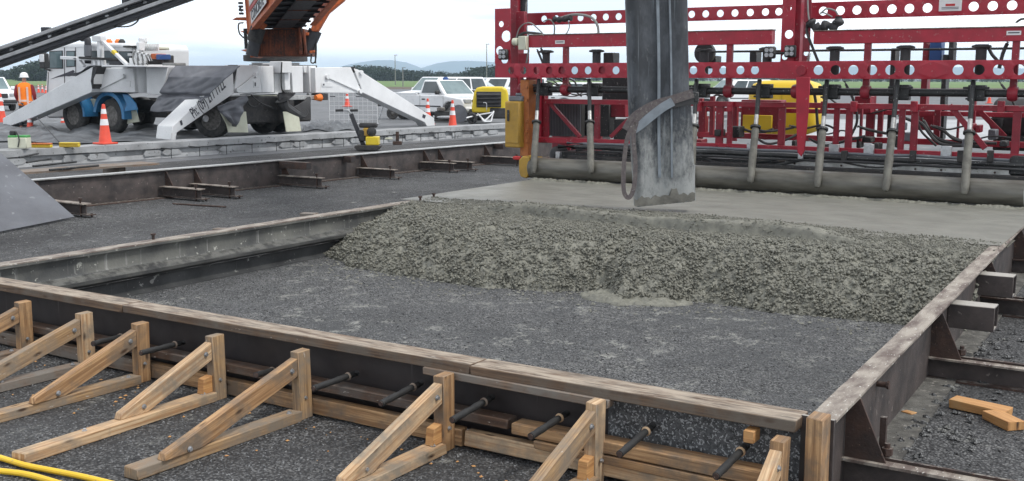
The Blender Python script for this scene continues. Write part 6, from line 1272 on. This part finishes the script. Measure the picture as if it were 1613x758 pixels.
# ================================================================ VEHICLES
def car(name, label, cat, loc, rz, L_=4.8, w=1.82, kind='ute', paint='white_car', group=None, H_=1.6):
    t = thing(name, label, cat, loc, rz, group); wb = L_*.6; xf, xr_ = L_*.5-.85, L_*.5-.85-wb; R_ = .36; x0, x1 = -L_/2, L_/2; bl = .98
    def arch(xc): return [(xc+.43*math.cos(rad(a)), .34+.43*math.sin(rad(a))) for a in range(0, 181, 20)]
    top = {'ute': [(x1, .5), (x1+.02, .72), (x1-.12, .9), (x1-1.15, 1.02), (x1-1.3, bl+.05), (x0+.02, bl+.05), (x0, .55)], 'suv': [(x1, .45), (x1+.02, .8), (x1-.15, .97), (x1-1.1, 1.06), (x1-1.2, bl+.05), (x0+.05, bl+.06), (x0, .6)],
           'wagon': [(x1, .4), (x1+.02, .62), (x1-.2, .8), (x1-1.1, .92), (x1-1.2, bl-.05), (x0+.05, bl-.02), (x0, .5)], 'van': [(x1, .45), (x1+.02, .85), (x1-.1, 1.05), (x1-.5, 1.1), (x0, 1.1), (x0, .5)]}[kind]
    prof = top+[(x0+.05, .34)]+arch(xr_)[::-1]+arch(xf)[::-1]+[(x1-.03, .34)]
    b = MB(); b.prism([(x, -w/2, z) for x, z in prof], (0, w, 0)); body = b.build('body', paint, t, False, bevel=.05, seg=2)
    cb_ = {'ute': (x1-2.75, x1-1.1, x1-2.55, x1-1.75), 'suv': (x0+.12, x1-1.05, x0+.45, x1-1.75), 'wagon': (x0+.1, x1-1.1, x0+.5, x1-1.95), 'van': (x0+.02, x1-.35, x0+.08, x1-.85)}[kind]; zb = top[-2][1]-.02; wt = w*.4
    c = [(cb_[0], -w*.48, zb), (cb_[1], -w*.48, zb), (cb_[1], w*.48, zb), (cb_[0], w*.48, zb), (cb_[2], -wt, H_), (cb_[3], -wt, H_), (cb_[3], wt, H_), (cb_[2], wt, H_)]
    b = MB(); b.hexa([V(q) for q in c]); cabn = b.build('cabin', paint, t, False, bevel=.05, seg=2)
    def wq(P4, u0, u1, v0, v1, nm='window', mt='glass'):
        P4 = [V(q) for q in P4]; bi = lambda u, v: (P4[0]*(1-u)+P4[1]*u)*(1-v)+(P4[3]*(1-u)+P4[2]*u)*v
        q = [bi(u0, v0), bi(u1, v0), bi(u1, v1), bi(u0, v1)]; n = (q[1]-q[0]).cross(q[3]-q[0]).normalized(); b = MB(); b.prism([p+n*.012 for p in q], -n*.02); b.build(nm, mt, cabn, False)
    fl = [c[1], c[2], c[6], c[5]]; wq(fl, .07, .93, .1, .93, 'windscreen', 'pale_glass'); wq([c[3], c[0], c[4], c[7]], .1, .9, .3, .9)
    nwin = {'ute': [(.1, .88)], 'suv': [(.04, .3), (.33, .6), (.63, .9)], 'wagon': [(.06, .3), (.34, .6), (.64, .9)], 'van': [(.05, .3), (.33, .6), (.66, .94)]}[kind]
    for a0, a1 in nwin: wq([c[0], c[1], c[5], c[4]], a0, a1, .14, .88); wq([c[2], c[3], c[7], c[6]], 1-a1, 1-a0, .14, .88)
    for sx in (xf, xr_):
        for sy in (-1, 1): 
            b = MB(); cc_ = V((sx, sy*(w/2-.13), R_)); b.lathe([(R_*.6, -.11), (R_*.93, -.11), (R_, -.06), (R_, .06), (R_*.93, .11), (R_*.6, .11)], cc_, (0, sy, 0), 22, closed=True); tw_ = b.build('wheel', 'tyre', t, False)
            b = MB(); b.lathe([(R_*.62, .08), (R_*.5, .04), (R_*.2, .07), (.02, .07)], cc_, (0, sy, 0), 18); b.build('rim', 'rim_steel', tw_, False)
    b = MB(); b.bb(xr_-.2, xf+.2, -w/2+.1, w/2-.1, .25, .5); b.build('underbody', 'chassis_dark', t, False)
    for sy in (-1, 1):
        b = MB(); b.box((x1-.04, sy*w*.37, .72 if kind == 'wagon' else .8), (.16, .36, .16)); b.build('headlight', 'lamp_lens', t, False, bevel=.02)
        b = MB(); b.box((x0+.0, sy*w*.44, .8), (.06, .14, .3)); b.build('tail_light', 'mark_red', t, False, bevel=.01)
        b = MB(); b.box((cb_[1]-.35, sy*(w/2+.09), zb+.12), (.12, .2, .16)); b.build('mirror', 'black_rubber' if kind == 'ute' else paint, t, False, bevel=.03)
        b = MB(); b.bb(cb_[0]+.12, cb_[0]+.13, sy*(w/2+.003)-.004, sy*(w/2+.003)+.004, .42, zb); b.build('door_seam', 'black_rubber', t, False)
        b = MB(); b.bb(cb_[1]-.1, cb_[1]-.09, sy*(w/2+.003)-.004, sy*(w/2+.003)+.004, .42, zb); b.build('door_seam', 'black_rubber', t, False)
        b = MB(); b.box((cb_[0]+.35, sy*(w/2+.01), zb-.16), (.18, .03, .045)); b.build('door_handle', 'black_rubber', t, False)
        b = MB(); b.bb(xr_+.5, xf-.5, sy*(w/2+.004)-.008, sy*(w/2+.004)+.008, .55, .6); b.build('side_trim', 'black_rubber', t, False)
    b = MB(); b.box((x1+.0, 0, .76), (.1, w*.46, .22)); b.build('grille', 'black_rubber', t, False, bevel=.02)
    b = MB(); b.box((x1+.03, 0, .47), (.14, w*.92, .18)); b.build('bumper', 'black_rubber' if kind in ('suv',) else paint, t, False, bevel=.04)
    b = MB(); b.box((x1+.11, 0, .5), (.02, .36, .11)); b.build('number_plate', 'mark_white', t, False)
    if kind == 'ute':
        xb = cb_[0]-.08
        for sy in (-1, 1): b = MB(); b.bb(x0+.03, xb, sy*(w/2-.03)-.03, sy*(w/2-.03)+.03, 1.0, 1.1); b.build('tray_rail', paint, t, False, bevel=.01)
        b = MB(); b.bb(x0+.1, xb-.05, -w/2+.1, w/2-.1, 1.02, 1.045); b.build('tray_liner', 'black_rubber', t, False)
    return t
def hd(p, q): d = q-p; return math.atan2(d.y, d.x)
p, q = Pz(645, 188, 0), Pz(734, 192, 0); mid = (p+q)/2
u1 = car('ute', 'white single cab ute parked behind the right outrigger leg, reddish seats seen through its window', 'ute', mid+(q-p).normalized()*.0+FW0*.9, hd(p, q), 5.0, 1.75, 'ute', H_=1.62)
b = MB(); b.box((.7, 0, 1.2), (.3, 1.2, .5)); b.build('seat_back', 'orange_paint', u1, False, bevel=.05)
b = MB(); b.lathe([(.12, 0), (.12, .07), (.06, .12)], (.35, .1, 1.62), (0, 0, 1), 12); b.build('roof_beacon', 'blue_paint', u1, False)
P_ = lambda px, D: V((EYE.x, EYE.y, 0))+(FW0+RT*((px-CX)/1719))*D
car('ute', 'white dual cab ute facing the camera beyond the single cab ute', 'ute', P_(697, 55), YAW+rad(-138), 5.0, 1.85, 'suv', H_=1.75)
car('car', 'grey station wagon parked beyond the yellow compressor', 'car', P_(752, 62), YAW+rad(-12), 4.7, 1.8, 'wagon', 'silver_car', H_=1.5)
car('van', 'white van with side windows parked just left of the red machine', 'van', P_(800, 68), YAW+rad(-165), 4.7, 1.8, 'van', H_=1.72)
car('car', 'white four wheel drive at the left edge with its dark grille facing the worker', 'car', P_(-22, 56), YAW+rad(-52), 4.6, 1.85, 'suv', H_=1.68)
car('car', 'white car seen through the left part of the red machine beyond the black engine cover', 'car', P_(938, 52), YAW+rad(-20), 4.6, 1.8, 'wagon', H_=1.5)
car('car', 'white car seen through the machine left of the yellow water tank', 'car', P_(1160, 64), YAW+rad(-160), 4.6, 1.8, 'suv', H_=1.65)
# ================================================================ COMPRESSOR
p = P_(771, 40.4); cz = thing('compressor', 'yellow site compressor with black louvred front and white drawbar', 'compressor', p, YAW)
b = MB(); pr_ = [(-.66, .42), (-.68, .6), (-.6, 1.15), (-.5, 1.34), (-.3, 1.38), (.45, 1.38), (.62, 1.3), (.68, 1.1), (.7, .42)]; b.prism([(x, 0, z) for x, z in pr_], (0, 1.7, 0)); b.build('hood', 'yellow_paint', cz, False, bevel=.06, seg=2)
b = MB(); b.bb(-.5, .42, -.03, .02, .62, 1.2); gr_ = b.build('grille', 'black_rubber', cz, False, bevel=.02)
for k in range(4): b = MB(); z = .7+k*.135; b.prism([(-.48, -.03, z), (-.48, -.12, z-.03), (-.48, -.1, z-.05), (-.48, -.03, z+.05)], (.88, 0, 0)); b.build('louvre', 'black_rubber', gr_, False, bevel=.008)
b = MB(); b.bb(-.66, .6, .03, 1.6, .2, .46); b.build('chassis', 'black_steel', cz, False, bevel=.03)
b = MB(); b.bb(.0, .58, -.04, .05, .22, .6); b.build('tool_box', 'black_rubber', cz, False, bevel=.03)
for sy, sx in ((.6, -.72), (.6, .76)): wheel(cz, V(p)+V((0, 0, 0)), (1, 0, 0), .01, .01) if 0 else None
for sx in (-.72, .74):
    b = MB(); b.lathe([(.15, -.09), (.24, -.09), (.27, -.04), (.27, .04), (.24, .09), (.15, .09)], (sx, .7, .27), (1, 0, 0), 20, closed=True); tw_ = b.build('wheel', 'tyre', cz, False); b = MB(); b.lathe([(.16, .05), (.08, .03), (.02, .05)], (sx, .7, .27), (-1 if sx < 0 else 1, 0, 0), 14); b.build('rim', 'rim_steel', tw_, False)
b = MB(); b.lathe([(.13, -.06), (.2, -.06), (.22, 0), (.2, .06), (.13, .06)], (-.66, -.25, .22), (.5, 1, 0), 18, closed=True); jw = b.build('jockey_wheel', 'tyre', cz, False)
for a, c in (((-.85, -.5, .25), (-.4, -.05, .35)), ((-.4, -.05, .35), (.15, -.45, .45)), ((-.4, -.05, .35), (-.2, -.6, .12)), ((-.2, -.6, .12), (.15, -.45, .45)), ((-.45, -.4, .4), (-.15, -.3, .1)), ((.05, -.5, .12), (.15, -.4, .5)), ((-.2, -.6, .12), (.05, -.5, .12))):
    b = MB(); b.tube(a, c, .028, n=8); b.build('drawbar', 'white_car', cz, False)
b = MB(); b.pipe(spline([V(q) for q in ((-.12, -.2, .5), (-.12, -.2, .75), (-.18, -.2, .8), (-.24, -.2, .79))], 5), .018, 8); b.build('crank_handle', 'zinc', cz, False)
# saw disc and small engine beside it
p = P_(722, 41); b = MB(); b.lathe([(.34, -.015), (.34, .015)], (p.x, p.y, .36), (FW0*.9+RT*.3), 36); o = b.build('steel_disc', 'plate_steel', origin=(p.x, p.y, 0)); tag(o, 'grey round disc leaning between the ute and the yellow compressor', 'disc')
p = P_(702, 42); t = thing('floor_saw', 'small black and orange engine unit on the ground between the cone and the outrigger foot', 'machine', p, YAW)
for c, s_, mt, nm in (((-.1, 0, .28), (.7, .4, .3), 'black_rubber', 'engine_block'), ((.1, 0, .08), (1.1, .45, .1), 'chassis_dark', 'base_frame'), ((.42, -.1, .3), (.3, .3, .32), 'ochre_paint', 'orange_cover'), ((-.2, -.1, .5), (.3, .25, .16), 'rim_steel', 'air_filter')):
    b = MB(); b.box(c, s_); b.build(nm, mt, t, False, bevel=.03)
b = MB(); b.tube((-.5, -.1, .2), (.2, -.25, .2), .07); b.build('muffler', 'zinc', t, False)
# wire mesh panel
p = P_(555, 40.0); t = thing('mesh_panel', 'white wire mesh panel standing on the tarmac beside the right outrigger', 'fence panel', p, YAW)
Wm, Hm = 1.76, 1.15
for k in range(11): b = MB(); x = -Wm/2+Wm*k/10; b.tube((x, 0, .02), (x, .0, .02+Hm), .009 if k in (0, 10) else .0035, n=5); b.build('wire', 'white_car', t, False)
for k in range(8): b = MB(); z = .02+Hm*k/7; b.tube((-Wm/2, .006, z), (Wm/2, .006, z), .01 if k in (0, 7) else .0035, n=5); b.build('wire', 'white_car', t, False)
for sx in (-1, 1): b = MB(); b.box((sx*Wm/2, 0, .02), (.06, .5, .04)); b.build('foot', 'zinc', t, False)
for x, s_ in ((-.75, .2), (.35, .5), (.72, .06)): b = MB(); b.bb(x-s_/2, x+s_/2, -.014, -.008, 1.0, 1.03); b.build('tag_strip', 'mark_dark', t, False)
# dark wheeled machine under the outrigger leg
p = P_(614, 45); t = thing('site_barrow', 'dark little wheeled machine with long handles half hidden under the right outrigger leg', 'machine', p, YAW)
for c, s_, mt, nm in (((-.1, 0, .62), (.9, .4, .16), 'chassis_dark', 'frame'), ((-.3, 0, .75), (.4, .3, .2), 'black_steel', 'engine'), ((.5, 0, .6), (.5, .3, .1), 'plate_steel', 'tray')):
    b = MB(); b.box(c, s_); b.build(nm, mt, t, False, bevel=.02)
b = MB(); b.lathe([(.12, -.06), (.22, -.06), (.25, 0), (.22, .06), (.12, .06)], (.1, -.2, .25), (0, 1, 0), 18, closed=True); w_ = b.build('wheel', 'tyre', t, False); b = MB(); b.lathe([(.13, .0), (.04, .03)], (.1, -.2, .25), (0, -1, 0), 12); b.build('rim', 'rim_steel', w_, False)
for a, c in (((-.5, 0, .65), (-1.0, 0, .82)), ((-.3, 0, .55), (-.5, .1, .0)), ((.0, .1, .55), (-.1, .1, 0))): b = MB(); b.tube(a, c, .018, n=6); b.build('handle' if c[2] > .5 else 'stand_leg', 'zinc', t, False)
# plate compactor
p = P_(577, 25.4); t = thing('plate_compactor', 'yellow plate compactor with tall leaning handle behind the far steel form', 'compactor', p, YAW)
b = MB(); b.prism([(-.3, -.22, .1), (-.22, -.22, .02), (.24, -.22, .02), (.32, -.22, .12), (.28, -.22, .14), (-.26, -.22, .14)], (0, .44, 0)); b.build('base_plate', 'chassis_dark', t, False, bevel=.01)
b = MB(); b.box((.12, -.02, .24), (.3, .32, .2)); b.build('exciter_cover', 'yellow_paint', t, False, bevel=.02, seg=2)
b = MB(); b.box((-.0, 0, .44), (.2, .26, .2)); b.build('engine', 'ochre_paint', t, False, bevel=.03); b = MB(); b.lathe([(.05, -.02), (.11, -.02), (.11, .04), (.04, .06)], (.1, -.1, .45), (.6, -1, 0), 16); b.build('recoil_starter', 'black_steel', t, False)
b = MB(); b.box((.02, 0, .6), (.42, .22, .11)); b.build('fuel_tank', 'black_rubber', t, False, bevel=.03)
b = MB(); b.box((-.12, .02, .36), (.16, .3, .26)); b.build('engine_block', 'black_steel', t, False, bevel=.02)
b = MB(); b.bar((-.1, 0, .12), (-.38, 0, .86), .1, .055, up=V((0, 1, 0)), wood=False); b.build('handle_shaft', 'boom_black', t, False, bevel=.006)
b = MB(); b.pipe(spline([V(q) for q in ((-.38, 0, .86), (-.43, 0, .93), (-.48, 0, .945))], 5), .03, 8); b.build('handle_neck', 'zinc', t, False)
b = MB(); b.tube((-.72, 0, .94), (-.28, 0, .945), .02, n=8); hb = b.build('handle_bar', 'zinc', t, False)
for x0, x1 in ((-.74, -.56), (-.4, -.22)): b = MB(); b.tube((x0, 0, .94), (x1, 0, .945), .03, n=8); b.build('grip', 'black_rubber', hb, False)
# battery box, pads and stick on the slab
p = Pz(27, 236, .33); t = thing('storage_box', 'cream box with green lids standing on the slab at the left', 'box', p, YAW)
b = MB(); b.box((0, .12, .125), (.36, .22, .21)); b.build('box_body', 'cream_plastic', t, False, bevel=.015); 
for x in (-.1, .1): b = MB(); b.box((x, .12, .245), (.15, .2, .05)); b.build('lid', 'green_plastic', t, False, bevel=.01)
b = MB(); b.box((-.1, .1, .31), (.12, .1, .09)); b.build('plug', 'black_rubber', t, False, bevel=.02)
b = MB(); b.pipe(spline([V(q) for q in ((-.1, .1, .34), (0, .02, .32), (.05, 0, .2), (.02, -.0, .05))], 6), .012, 6); b.build('cable', 'black_rubber', t, False)
for px, py, m1, lab in ((64, 233, 'orange_paint', 'orange and yellow ribbed pad lying on the slab next to the cream box'), (108, 232, 'yellow_paint', 'yellow ribbed pad lying on the slab right of the orange one')):
    p = Pz(px, py, .335); t = thing('ribbed_pad', lab, 'pad', p, YAW); 
    b = MB(); b.box((0, .06, .03), (.38, .12, .06)); b.build('pad', 'yellow_paint', t, False, bevel=.01); b = MB(); b.box((0, .06, .075), (.38, .12, .03)); b.build('top_layer', m1, t, False, bevel=.008)
    for k in range(4): b = MB(); b.bb(-.185, .185, -.006, -.001, .012+k*.02, .018+k*.02); b.build('rib', 'ochre_paint', t, False)
a = Pz(93, 224, .34); c = PD(58, 185, 24.5); b = MB(); b.tube(a, c, .012, n=6); tag(b.build('thin_stick', 'black_steel', origin=a), 'thin dark stick slanting up from behind the yellow pad', 'stick')
# slim bracket on the slab edge, right of the compactor
p = Pz(626, 221, .33); t = thing('edge_clamp', 'rusty clamp post with a small white block on the slab edge right of the compactor', 'clamp', p, YAW)
b = MB(); b.box((0, 0, .08), (.07, .06, .22)); b.build('post', 'rust', t, False, bevel=.005); b = MB(); b.box((0, -.02, -.06), (.2, .1, .08)); b.build('jaw', 'rust', t, False, bevel=.01); b = MB(); b.box((-.2, .08, .03), (.16, .1, .04)); b.build('block', 'cream_plastic', t, False, bevel=.01)
# lamp posts and fence far behind
for px, D, h, lab in ((622, 260, 7, 'thin pale pole far out in the field, left one'), (634, 210, 3.6, 'short pole in the field just right of the pale pole'), (766, 240, 9, 'thin pale lamp post far off left of the red machine')):
    p = P_(px, D); t = thing('field_post', lab, 'pole', p); b = MB(); b.tube((0, 0, 0), (0, 0, h), .12, .08, 6); b.build('pole', 'grey_hose', t, False); b = MB(); b.box((.25, 0, h), (.8, .2, .12)); b.build('pole_head', 'grey_hose', t, False)
# far mesh fence line seen through the machine
